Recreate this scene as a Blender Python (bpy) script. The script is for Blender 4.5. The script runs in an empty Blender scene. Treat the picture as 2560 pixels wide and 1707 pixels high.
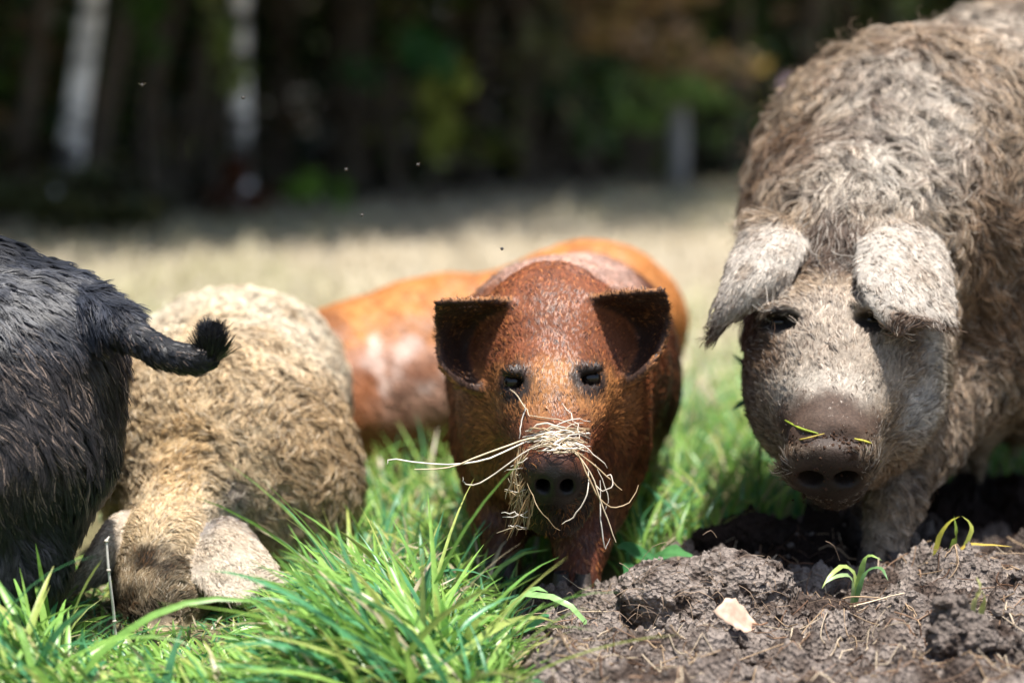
import bpy, math, random
import numpy as np
from mathutils import Vector

# ------------------------------------------------------------------ camera, sky, sun
SC = bpy.context.scene
COL = SC.collection
CAM_H = 0.72
PITCH = math.atan((853.5 - 200.0) / 6044.4)          # horizon sits at photo row 200
cam = bpy.data.cameras.new('camera')
cam.lens = 85.0; cam.sensor_width = 36.0
cam.clip_start = 0.05; cam.clip_end = 1500.0
cam.dof.use_dof = True
cam.dof.focus_distance = 3.15
cam.dof.aperture_fstop = 2.0
cam_ob = bpy.data.objects.new('camera', cam); COL.objects.link(cam_ob)
cam_ob.location = (0, 0, CAM_H)
cam_ob.rotation_euler = (math.pi / 2 - PITCH, 0, 0)
SC.camera = cam_ob

SUN_DIR = Vector((0.10, -0.21, 0.93)).normalized()     # towards the sun
sun_el = math.asin(SUN_DIR.z); sun_az = math.atan2(SUN_DIR.x, SUN_DIR.y)
world = bpy.data.worlds.new('World'); SC.world = world; world.use_nodes = True
wn = world.node_tree.nodes; wl = world.node_tree.links
sky = wn.new('ShaderNodeTexSky'); sky.sky_type = 'NISHITA'; sky.sun_disc = False
sky.sun_elevation = sun_el; sky.sun_rotation = sun_az
sky.air_density = 1.0; sky.dust_density = 2.0; sky.ozone_density = 1.0
wl.new(sky.outputs[0], wn['Background'].inputs[0]); wn['Background'].inputs[1].default_value = 0.09
sl = bpy.data.lights.new('sun', 'SUN'); sl.energy = 4.6; sl.angle = math.radians(1.2); sl.color = (1.0, 0.955, 0.89)
sun_ob = bpy.data.objects.new('sun', sl); COL.objects.link(sun_ob)
sun_ob.rotation_euler = SUN_DIR.to_track_quat('Z', 'Y').to_euler(); sun_ob.location = (3, 1, 8)
SC.view_settings.view_transform = 'Standard'
SC.view_settings.look = 'None'; SC.view_settings.gamma = 1.0
SC.view_settings.exposure = 1.1
SC.render.engine = 'CYCLES'
SC.cycles.use_denoising = True
SC.cycles.max_bounces = 6; SC.cycles.diffuse_bounces = 3; SC.cycles.glossy_bounces = 2
SC.cycles.transmission_bounces = 3; SC.cycles.transparent_max_bounces = 4
SC.cycles.caustics_reflective = False; SC.cycles.caustics_refractive = False
SC.cycles_curves.shape = 'RIBBONS'

# ------------------------------------------------------------------ pixel -> place helpers
FPX = 6044.4
CT, ST = math.cos(PITCH), math.sin(PITCH)
def P(px, py, Y):
    """point seen at photo pixel (px, py) at distance Y along the ground axis"""
    u = (px - 1280.0) / FPX; v = (853.5 - py) / FPX
    dy = CT + v * ST; dz = -ST + v * CT
    t = Y / dy
    return np.array((u * t, Y, CAM_H + dz * t))
def M(n, Y): return n * Y / FPX                        # n photo pixels at distance Y, in metres
def ray(px, py):
    u = (px - 1280.0) / FPX; v = (853.5 - py) / FPX
    d = np.array((u, CT + v * ST, -ST + v * CT)); return d / np.linalg.norm(d)
def unproj(p):
    p = np.asarray(p, float); d = p - np.array((0, 0, CAM_H))
    zc = d[..., 1] * CT - d[..., 2] * ST; yc = d[..., 1] * ST + d[..., 2] * CT
    return 1280 + FPX * d[..., 0] / zc, 853.5 - FPX * yc / zc

# ------------------------------------------------------------------ noise
def _hash(ix, iy, iz, s):
    h = (ix.astype(np.uint32) * np.uint32(374761393)) ^ (iy.astype(np.uint32) * np.uint32(668265263)) ^ (iz.astype(np.uint32) * np.uint32(2147483647 & 0x5bd1e995)) ^ np.uint32(s * 2654435 + 12345)
    h = (h ^ (h >> np.uint32(13))) * np.uint32(1274126177)
    h = h ^ (h >> np.uint32(16))
    h = h * np.uint32(2246822519); h = h ^ (h >> np.uint32(15))
    return (h & np.uint32(0xffffff)).astype(np.float32) / np.float32(0xffffff)
def noise(p, seed=0):
    """value noise, -1..1, p (N,3)"""
    p = np.asarray(p, np.float32) + np.float32(517.0)
    i = np.floor(p).astype(np.int64); f = p - i; f = f * f * (3 - 2 * f)
    r = 0
    for dx in (0, 1):
        wx = f[:, 0] if dx else 1 - f[:, 0]
        for dy in (0, 1):
            wy = f[:, 1] if dy else 1 - f[:, 1]
            for dz in (0, 1):
                wz = f[:, 2] if dz else 1 - f[:, 2]
                r = r + wx * wy * wz * _hash(i[:, 0] + dx, i[:, 1] + dy, i[:, 2] + dz, seed)
    return r * 2 - 1
def fbm(p, oct=4, seed=0, gain=0.5):
    p = np.asarray(p, np.float32)
    a = 1.0; r = 0; tot = 0
    for o in range(oct):
        r = r + a * noise(p * (2.03 ** o), seed + o * 7); tot += a; a *= gain
    return r / tot
def sm(x, a, b):
    t = np.clip((np.asarray(x, float) - a) / (b - a), 0, 1); return t * t * (3 - 2 * t)

# ------------------------------------------------------------------ mesh helpers
def mk_mesh(name, V, F, smooth=True, attrs=None):
    V = np.asarray(V, np.float32); F = np.asarray(F, np.int32)
    me = bpy.data.meshes.new(name)
    n, k = F.shape
    me.vertices.add(len(V)); me.vertices.foreach_set('co', V.ravel())
    me.loops.add(n * k); me.loops.foreach_set('vertex_index', F.ravel())
    me.polygons.add(n); me.polygons.foreach_set('loop_start', np.arange(0, n * k, k, dtype=np.int32))
    me.update(calc_edges=True); me.validate()
    if smooth: me.polygons.foreach_set('use_smooth', np.ones(len(me.polygons), bool))
    for nm, c in (attrs or {}).items():
        c = np.asarray(c, np.float32)
        if c.ndim == 2:
            if c.shape[1] == 3: c = np.hstack([c, np.ones((len(c), 1), np.float32)])
            a = me.color_attributes.new(nm, 'FLOAT_COLOR', 'POINT'); a.data.foreach_set('color', c.ravel())
        else:
            a = me.attributes.new(nm, 'FLOAT', 'POINT'); a.data.foreach_set('value', c)
    return me
def link(name, data, mat=None, parent=None, loc=None):
    o = bpy.data.objects.new(name, data); COL.objects.link(o)
    if mat is not None and data is not None:
        data.materials.clear(); data.materials.append(mat)
    if parent is not None:
        o.parent = parent
    if loc is not None: o.location = loc
    return o
def tag(o, label=None, cat=None, group=None, kind=None):
    if label: o['label'] = label
    if cat: o['category'] = cat
    if group: o['group'] = group
    if kind: o['kind'] = kind
    return o
def thing(name, loc, label, cat, group=None):
    o = bpy.data.objects.new(name, None); COL.objects.link(o); o.location = tuple(loc)
    o.empty_display_size = 0.05
    return tag(o, label, cat, group)
def part(name, V, F, mat, parent, smooth=True, attrs=None):
    """mesh given in world coordinates, stored relative to its parent's base"""
    off = np.zeros(3); q = parent
    while q is not None: off += np.array(q.location); q = q.parent
    return link(name, mk_mesh(name, np.asarray(V) - off, F, smooth, attrs), mat, parent)

def tube(pts, rad, sides=5, cap=True):
    pts = np.asarray(pts, float); n = len(pts); rad = np.broadcast_to(np.asarray(rad, float), (n,))
    T = np.gradient(pts, axis=0); T /= np.linalg.norm(T, axis=1)[:, None] + 1e-9
    up = np.array((0.13, 0.31, 0.94)) if abs(T[0] @ np.array((0.13, .31, .94))) < .9 else np.array((1., 0, 0))
    V = []
    for i in range(n):
        a = np.cross(T[i], up); a /= np.linalg.norm(a) + 1e-9; b = np.cross(T[i], a)
        up = b * -1 if (b @ up) < 0 else b
        a = np.cross(T[i], up); a /= np.linalg.norm(a) + 1e-9; b = np.cross(a, T[i])
        ang = np.arange(sides) * 2 * math.pi / sides
        V.append(pts[i] + rad[i] * (np.cos(ang)[:, None] * a + np.sin(ang)[:, None] * b))
    V = np.concatenate(V)
    F = []
    for i in range(n - 1):
        for k in range(sides):
            F.append((i * sides + k, i * sides + (k + 1) % sides, (i + 1) * sides + (k + 1) % sides, (i + 1) * sides + k))
    return V, np.array(F)
def spline(pts, n):
    """Catmull-Rom through pts"""
    pts = np.asarray(pts, float); m = len(pts)
    q = np.vstack([2 * pts[0] - pts[1], pts, 2 * pts[-1] - pts[-2]])
    t = np.linspace(0, m - 1 - 1e-6, n); i = t.astype(int); f = (t - i)[:, None]
    p0, p1, p2, p3 = q[i], q[i + 1], q[i + 2], q[i + 3]
    return 0.5 * (2 * p1 + (p2 - p0) * f + (2 * p0 - 5 * p1 + 4 * p2 - p3) * f ** 2 + (3 * p1 - p0 - 3 * p2 + p3) * f ** 3)
def merge(parts):
    V = []; F = []; o = 0; extra = []
    for t in parts:
        V.append(t[0]); F.append(np.asarray(t[1]) + o); o += len(t[0])
        if len(t) > 2: extra.append(t[2])
    return np.concatenate(V), np.concatenate(F), (np.concatenate(extra) if extra else None)

# ------------------------------------------------------------------ implicit surfaces
class SDF:
    def __init__(s): s.ops = []
    def _add(s, fn, lo, hi, k, mode): s.ops.append((fn, np.asarray(lo, float), np.asarray(hi, float), k, mode))
    def cone(s, a, b, ra, rb, k=0.04, mode='u', squash=None):
        a = np.asarray(a, float); b = np.asarray(b, float); ba = b - a; L2 = ba @ ba
        r = max(ra, rb)
        if squash is not None:
            sd = np.asarray(squash[0], float); sd /= np.linalg.norm(sd); sf = squash[1]
        def fn(p):
            pa = p - a
            h = np.clip((pa @ ba) / L2, 0, 1)
            q = pa - h[:, None] * ba
            if squash is not None:
                c = q @ sd; q = q + (c * (1 / sf - 1))[:, None] * sd
            return np.sqrt((q * q).sum(1)) - (ra + (rb - ra) * h)
        mx = r * (max(1, squash[1]) if squash else 1)
        s._add(fn, np.minimum(a, b) - mx, np.maximum(a, b) + mx, k, mode)
    def ell(s, c, r, k=0.04, mode='u', rot=None):
        """rot: 3x3, rows are the ellipsoid's own axes"""
        c = np.asarray(c, float); r = np.asarray(r, float); R = None if rot is None else np.asarray(rot, float)
        def fn(p):
            q = p - c
            if R is not None: q = q @ R.T
            k0 = np.sqrt(((q / r) ** 2).sum(1)); k1 = np.sqrt(((q / (r * r)) ** 2).sum(1))
            return k0 * (k0 - 1) / (k1 + 1e-6)
        m = r.max() if R is not None else r
        s._add(fn, c - m, c + m, k, mode)
    def sheet(s, grid, thick, k=0.01, n=26):
        """thin curved shell through a 4x4 grid of control points (Bezier patch)"""
        G = np.asarray(grid, float)
        t = np.linspace(0, 1, n)
        B = np.stack([(1 - t) ** 3, 3 * t * (1 - t) ** 2, 3 * t * t * (1 - t), t ** 3], 1)
        S = np.einsum('ia,jb,abk->ijk', B, B, G)
        pts = S.reshape(-1, 3); tu = np.repeat(t, n)
        th = thick[0] + (thick[1] - thick[0]) * tu
        def fn(p):
            out = np.empty(len(p))
            for i in range(0, len(p), 6000):
                q = p[i:i + 6000]
                d2 = ((q * q).sum(1)[:, None] + (pts * pts).sum(1)[None, :] - 2 * q @ pts.T)
                d = np.sqrt(np.maximum(d2, 0)) - th[None, :]
                out[i:i + 6000] = -np.log(np.exp(-np.minimum(d, .2) * 900).sum(1) + 1e-40) / 900 + 0.0018
            return out
        m = max(thick) + .004
        s._add(fn, pts.min(0) - m, pts.max(0) + m, k, 'u'); return S
    def bump(s, c, r, amp):
        """push the surface out (or in, amp<0) round c"""
        c = np.asarray(c, float)
        s._add((c, r, amp), c - 2.2 * r, c + 2.2 * r, 0, 'b')
    @staticmethod
    def _mix(d, e, k, mode):
        if mode == 'u':
            h = np.maximum(k - np.abs(d - e), 0) / k; return np.minimum(d, e) - h * h * k / 4
        h = np.maximum(k - np.abs(d + e), 0) / k; return np.maximum(d, -e) + h * h * k / 4
    def at(s, p):
        p = np.asarray(p, float); d = np.full(len(p), 0.5)
        for fn, lo, hi, k, mode in s.ops:
            if mode == 'b':
                c, r, amp = fn; d = d - amp * np.exp(-(((p - c) / r) ** 2).sum(1))
            else: d = s._mix(d, fn(p), k, mode)
        return d
    def hit(s, px, py, y0, y1):
        dr = ray(px, py); o = np.array((0, 0, CAM_H))
        t = np.linspace(y0 / dr[1], y1 / dr[1], 600)
        d = s.at(o + t[:, None] * dr)
        i = np.argmax(d < 0) if (d < 0).any() else np.argmin(d)
        return o + t[i] * dr
    def mesh(s, xs, ys, zs, disp=None):
        nx, ny, nz = len(xs), len(ys), len(zs)
        D = np.full((nx, ny, nz), 0.5, np.float32)
        for fn, lo, hi, k, mode in s.ops:
            m = 0 if mode == 'b' else max(k, 0.012) * 1.05
            i0, i1 = np.searchsorted(xs, lo[0] - m), np.searchsorted(xs, hi[0] + m)
            j0, j1 = np.searchsorted(ys, lo[1] - m), np.searchsorted(ys, hi[1] + m)
            k0, k1 = np.searchsorted(zs, lo[2] - m), np.searchsorted(zs, hi[2] + m)
            if i1 <= i0 or j1 <= j0 or k1 <= k0: continue
            X, Yg, Z = np.meshgrid(xs[i0:i1], ys[j0:j1], zs[k0:k1], indexing='ij')
            p = np.stack([X.ravel(), Yg.ravel(), Z.ravel()], 1)
            sub = D[i0:i1, j0:j1, k0:k1].ravel()
            if mode == 'b':
                c, r, amp = fn; e = sub - amp * np.exp(-(((p - c) / r) ** 2).sum(1))
            else: e = s._mix(sub, fn(p), k, mode)
            D[i0:i1, j0:j1, k0:k1] = e.reshape(i1 - i0, j1 - j0, k1 - k0)
        if disp is not None:
            I = np.argwhere(np.abs(D) < 0.05)
            p = np.stack([xs[I[:, 0]], ys[I[:, 1]], zs[I[:, 2]]], 1)
            D[I[:, 0], I[:, 1], I[:, 2]] -= disp(p)
        return surface_net(D, xs, ys, zs)

def surface_net(D, xs, ys, zs):
    nx, ny, nz = D.shape
    ins = D < 0
    cnt = np.zeros((nx - 1, ny - 1, nz - 1), np.int8)
    for a in (0, 1):
        for b in (0, 1):
            for c in (0, 1):
                cnt += ins[a:nx - 1 + a, b:ny - 1 + b, c:nz - 1 + c]
    act = (cnt > 0) & (cnt < 8)
    C = np.argwhere(act); idx = -np.ones(act.shape, np.int64); idx[act] = np.arange(len(C))
    acc = np.zeros((len(C), 3)); num = np.zeros(len(C))
    ax = (xs, ys, zs)
    for axis in range(3):
        for u in (0, 1):
            for v in (0, 1):
                o0 = [0, 0, 0]; oth = [q for q in range(3) if q != axis]
                o0[oth[0]] = u; o0[oth[1]] = v
                o1 = list(o0); o1[axis] = 1
                d0 = D[C[:, 0] + o0[0], C[:, 1] + o0[1], C[:, 2] + o0[2]].astype(float)
                d1 = D[C[:, 0] + o1[0], C[:, 1] + o1[1], C[:, 2] + o1[2]].astype(float)
                cr = (d0 < 0) != (d1 < 0)
                t = np.where(cr, d0 / np.where(cr, d0 - d1, 1), 0)
                for q in range(3):
                    p0 = ax[q][C[:, q] + o0[q]]
                    if q == axis: p0 = p0 + t * (ax[q][C[:, q] + 1] - p0)
                    acc[:, q] += np.where(cr, p0, 0)
                num += cr
    V = acc / num[:, None]
    F = []
    for axis in range(3):
        sl0 = [slice(None)] * 3; sl1 = [slice(None)] * 3
        sl0[axis] = slice(0, -1); sl1[axis] = slice(1, None)
        a = ins[tuple(sl0)]; b = ins[tuple(sl1)]
        E = np.argwhere(a != b)
        oth = [(axis + 1) % 3, (axis + 2) % 3]
        ok = (E[:, oth[0]] > 0) & (E[:, oth[1]] > 0) & (E[:, oth[0]] < D.shape[oth[0]] - 1) & (E[:, oth[1]] < D.shape[oth[1]] - 1)
        E = E[ok]; dirn = a[E[:, 0], E[:, 1], E[:, 2]]
        q = []
        for du, dv in ((-1, -1), (0, -1), (0, 0), (-1, 0)):
            e = E.copy(); e[:, oth[0]] += du; e[:, oth[1]] += dv
            q.append(idx[e[:, 0], e[:, 1], e[:, 2]])
        Q = np.stack(q, 1)
        F.append(np.where(dirn[:, None], Q, Q[:, ::-1]))
    return V, np.concatenate(F)
def axis_grid(lo, hi, fine, coarse, f0, f1):
    """grid lines: spacing `fine` between f0 and f1, growing to `coarse` outside"""
    g = [f0]; x = f0
    while x < f1: x += fine; g.append(x)
    s = fine
    while x < hi: s = min(coarse, s * 1.12); x += s; g.append(x)
    x = f0; s = fine; left = []
    while x > lo: s = min(coarse, s * 1.12); x -= s; left.append(x)
    return np.array(left[::-1] + g)
def vnormals(V, F):
    n = np.cross(V[F[:, 2]] - V[F[:, 0]], V[F[:, 3 % F.shape[1]]] - V[F[:, 1]]) if F.shape[1] == 4 else np.cross(V[F[:, 1]] - V[F[:, 0]], V[F[:, 2]] - V[F[:, 0]])
    N = np.zeros_like(V)
    for c in range(F.shape[1]):
        for q in range(3): N[:, q] += np.bincount(F[:, c], n[:, q], len(V))
    return N / (np.linalg.norm(N, axis=1)[:, None] + 1e-12)

# ------------------------------------------------------------------ fields: zones blended over a base
def blend(p, base, zones, nz=None):
    """zones: (centre, radius, value[, strength]) painted one after the other with soft ragged edges"""
    base = np.atleast_1d(np.asarray(base, float)); out = np.tile(base, (len(p), 1))
    for z in zones:
        c, r, v = z[0], z[1], np.atleast_1d(np.asarray(z[2], float)); st = z[3] if len(z) > 3 else 1.0
        d = np.sqrt((((p - np.asarray(c)) / r) ** 2).sum(1))
        if nz is not None: d = d + nz * 0.22
        w = (1 - sm(d, 0.65, 1.1)) * st
        out = out * (1 - w[:, None]) + v * w[:, None]
    return out
def ear_mask(p, sheets, reach=.011):
    """how far p lies on one of the ears (0..1), and on its front (+1) or back (-1) side, and 0 at the root .. 1 at the tip"""
    w = np.zeros(len(p)); side = np.zeros(len(p)); along = np.zeros(len(p))
    for S in sheets:
        pts = S.reshape(-1, 3); n = S.shape[0]
        du = np.gradient(S, axis=0); dv = np.gradient(S, axis=1); nr = np.cross(du, dv).reshape(-1, 3); nr /= np.linalg.norm(nr, axis=1)[:, None] + 1e-9
        nr = np.where((nr[:, 1] > 0)[:, None], -nr, nr)                # front = towards -Y
        I = np.flatnonzero(((p > pts.min(0) - .02) & (p < pts.max(0) + .02)).all(1))
        for i in range(0, len(I), 6000):
            j = I[i:i + 6000]; q = p[j]
            d2 = (q * q).sum(1)[:, None] + (pts * pts).sum(1)[None] - 2 * q @ pts.T
            k = d2.argmin(1); d = np.sqrt(np.maximum(d2[np.arange(len(j)), k], 0)); wv = 1 - sm(d, reach * .75, reach * 1.15)
            b = wv > w[j]; jb = j[b]; w[jb] = wv[b]; side[jb] = np.sign(((q - pts[k]) * nr[k]).sum(1))[b]; along[jb] = ((k // n) / (n - 1))[b]
    return w, side, along
def flow_field(p, ctrl):
    """ctrl: (pos, dir, radius)"""
    d = np.zeros_like(p)
    for c, v, r in ctrl:
        w = np.exp(-(((p - np.asarray(c)) / r) ** 2).sum(1)) + 1e-6
        v = np.asarray(v, float); d += w[:, None] * (v / np.linalg.norm(v))
    return d

# ------------------------------------------------------------------ materials
def new_mat(name):
    m = bpy.data.materials.new(name); m.use_nodes = True
    nt = m.node_tree; nt.nodes.clear()
    return m, nt, nt.nodes.new('ShaderNodeOutputMaterial')
def N_(nt, t, **kw):
    n = nt.nodes.new('ShaderNode' + t)
    for k, v in kw.items():
        if k in n.inputs: n.inputs[k].default_value = v
        else: setattr(n, k, v)
    return n
def fur_mat(name, rough=0.45, spec=0.35, transl=0.25, root=0.55):
    m, nt, out = new_mat(name); L = nt.links
    a = N_(nt, 'Attribute', attribute_name='col'); nr = N_(nt, 'Attribute', attribute_name='nrm')
    geo = N_(nt, 'NewGeometry'); hi = N_(nt, 'HairInfo')
    mixn = N_(nt, 'VectorMath', operation='ADD'); sc = N_(nt, 'VectorMath', operation='SCALE'); sc.inputs['Scale'].default_value = 0.45
    L.new(geo.outputs['Normal'], sc.inputs[0]); L.new(nr.outputs['Vector'], mixn.inputs[0]); L.new(sc.outputs[0], mixn.inputs[1])
    nm = N_(nt, 'VectorMath', operation='NORMALIZE'); L.new(mixn.outputs[0], nm.inputs[0])
    hs = N_(nt, 'HueSaturation'); ma = N_(nt, 'MapRange'); ma.inputs[3].default_value = 0.72; ma.inputs[4].default_value = 1.22
    L.new(hi.outputs['Random'], ma.inputs[0]); L.new(ma.outputs[0], hs.inputs['Value']); L.new(a.outputs['Color'], hs.inputs['Color'])
    tip = N_(nt, 'MapRange'); tip.inputs[3].default_value = root; tip.inputs[4].default_value = 1.15; L.new(hi.outputs['Intercept'], tip.inputs[0])  # dirty roots, bleached tips; also shading for depth, put into the strand colour
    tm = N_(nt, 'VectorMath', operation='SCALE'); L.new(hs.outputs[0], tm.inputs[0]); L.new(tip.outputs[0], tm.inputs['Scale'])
    hs = tm
    b = N_(nt, 'BsdfPrincipled'); b.inputs['Roughness'].default_value = rough; b.inputs['Specular IOR Level'].default_value = spec
    L.new(hs.outputs[0], b.inputs['Base Color']); L.new(nm.outputs[0], b.inputs['Normal'])
    tr = N_(nt, 'BsdfTranslucent'); L.new(hs.outputs[0], tr.inputs['Color']); L.new(nm.outputs[0], tr.inputs['Normal'])
    mx = N_(nt, 'MixShader'); mx.inputs[0].default_value = transl
    L.new(b.outputs[0], mx.inputs[1]); L.new(tr.outputs[0], mx.inputs[2]); L.new(mx.outputs[0], out.inputs[0])
    return m
def skin_mat(name, rough=0.55, bump=0.4, scale=260.0):
    """coat or skin under the hair: colour from 'col', its alpha says how wet"""
    m, nt, out = new_mat(name); L = nt.links
    a = N_(nt, 'Attribute', attribute_name='col')
    b = N_(nt, 'BsdfPrincipled'); b.inputs['Specular IOR Level'].default_value = 0.35
    nz = N_(nt, 'TexNoise', Scale=scale, Detail=4.0, Roughness=0.65)
    tc = N_(nt, 'TexCoord'); L.new(tc.outputs['Object'], nz.inputs['Vector'])
    hs = N_(nt, 'HueSaturation'); ma = N_(nt, 'MapRange'); ma.inputs[1].default_value = .3; ma.inputs[2].default_value = .7; ma.inputs[3].default_value = 0.6; ma.inputs[4].default_value = 1.35
    L.new(nz.outputs[0], ma.inputs[0]); L.new(ma.outputs[0], hs.inputs['Value']); L.new(a.outputs['Color'], hs.inputs['Color'])
    L.new(hs.outputs[0], b.inputs['Base Color'])
    mr = N_(nt, 'MapRange'); mr.inputs[3].default_value = 0.30; mr.inputs[4].default_value = rough + .25
    L.new(a.outputs['Alpha'], mr.inputs[0]); L.new(mr.outputs[0], b.inputs['Roughness'])
    bp = N_(nt, 'Bump', Strength=bump, Distance=0.003); L.new(nz.outputs[0], bp.inputs['Height']); L.new(bp.outputs[0], b.inputs['Normal'])
    L.new(b.outputs[0], out.inputs[0]); return m
def plain_mat(name, col, rough=0.6, spec=0.4, nscale=40.0, var=0.25, bump=0.2, bdist=0.01, coat=0.0):
    m, nt, out = new_mat(name); L = nt.links
    b = N_(nt, 'BsdfPrincipled'); b.inputs['Roughness'].default_value = rough; b.inputs['Specular IOR Level'].default_value = spec
    b.inputs['Coat Weight'].default_value = coat
    nz = N_(nt, 'TexNoise', Scale=nscale, Detail=5.0, Roughness=0.6)
    tc = N_(nt, 'TexCoord'); L.new(tc.outputs['Object'], nz.inputs['Vector'])
    hs = N_(nt, 'HueSaturation'); hs.inputs['Color'].default_value = (*col, 1)
    ma = N_(nt, 'MapRange'); ma.inputs[1].default_value = .3; ma.inputs[2].default_value = .7; ma.inputs[3].default_value = 1 - var; ma.inputs[4].default_value = 1 + var
    L.new(nz.outputs[0], ma.inputs[0]); L.new(ma.outputs[0], hs.inputs['Value']); L.new(hs.outputs[0], b.inputs['Base Color'])
    bp = N_(nt, 'Bump', Strength=bump, Distance=bdist); L.new(nz.outputs[0], bp.inputs['Height']); L.new(bp.outputs[0], b.inputs['Normal'])
    L.new(b.outputs[0], out.inputs[0]); return m
def leaf_mat(name, transl=0.35, rough=0.42, spec=0.4):
    m, nt, out = new_mat(name); L = nt.links
    a = N_(nt, 'Attribute', attribute_name='col')
    nz = N_(nt, 'TexNoise', Scale=90.0, Detail=2.0); tc = N_(nt, 'TexCoord'); L.new(tc.outputs['Object'], nz.inputs['Vector'])
    hs = N_(nt, 'HueSaturation'); ma = N_(nt, 'MapRange'); ma.inputs[1].default_value = .3; ma.inputs[2].default_value = .7; ma.inputs[3].default_value = .8; ma.inputs[4].default_value = 1.2
    L.new(nz.outputs[0], ma.inputs[0]); L.new(ma.outputs[0], hs.inputs['Value']); L.new(a.outputs['Color'], hs.inputs['Color'])
    b = N_(nt, 'BsdfPrincipled'); b.inputs['Roughness'].default_value = rough; b.inputs['Specular IOR Level'].default_value = spec
    L.new(hs.outputs[0], b.inputs['Base Color'])
    tr = N_(nt, 'BsdfTranslucent'); L.new(hs.outputs[0], tr.inputs['Color'])
    mx = N_(nt, 'MixShader'); mx.inputs[0].default_value = transl
    L.new(b.outputs[0], mx.inputs[1]); L.new(tr.outputs[0], mx.inputs[2]); L.new(mx.outputs[0], out.inputs[0]); return m
def soil_mat(name):
    m, nt, out = new_mat(name); L = nt.links
    a = N_(nt, 'Attribute', attribute_name='col'); tc = N_(nt, 'TexCoord')
    n1 = N_(nt, 'TexNoise', Scale=95.0, Detail=6.0, Roughness=0.7); n2 = N_(nt, 'TexVoronoi', Scale=160.0)
    L.new(tc.outputs['Object'], n1.inputs['Vector']); L.new(tc.outputs['Object'], n2.inputs['Vector'])
    hs = N_(nt, 'HueSaturation'); ma = N_(nt, 'MapRange'); ma.inputs[1].default_value = .32; ma.inputs[2].default_value = .68; ma.inputs[3].default_value = .6; ma.inputs[4].default_value = 1.4
    L.new(n1.outputs[0], ma.inputs[0]); L.new(ma.outputs[0], hs.inputs['Value']); L.new(a.outputs['Color'], hs.inputs['Color'])
    b = N_(nt, 'BsdfPrincipled'); b.inputs['Roughness'].default_value = 0.92; b.inputs['Specular IOR Level'].default_value = 0.15
    L.new(hs.outputs[0], b.inputs['Base Color'])
    ad = N_(nt, 'Math', operation='ADD'); L.new(n1.outputs[0], ad.inputs[0]); L.new(n2.outputs[0], ad.inputs[1])
    bp = N_(nt, 'Bump', Strength=1.0, Distance=0.009); L.new(ad.outputs[0], bp.inputs['Height']); L.new(bp.outputs[0], b.inputs['Normal'])
    L.new(b.outputs[0], out.inputs[0]); return m

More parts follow.
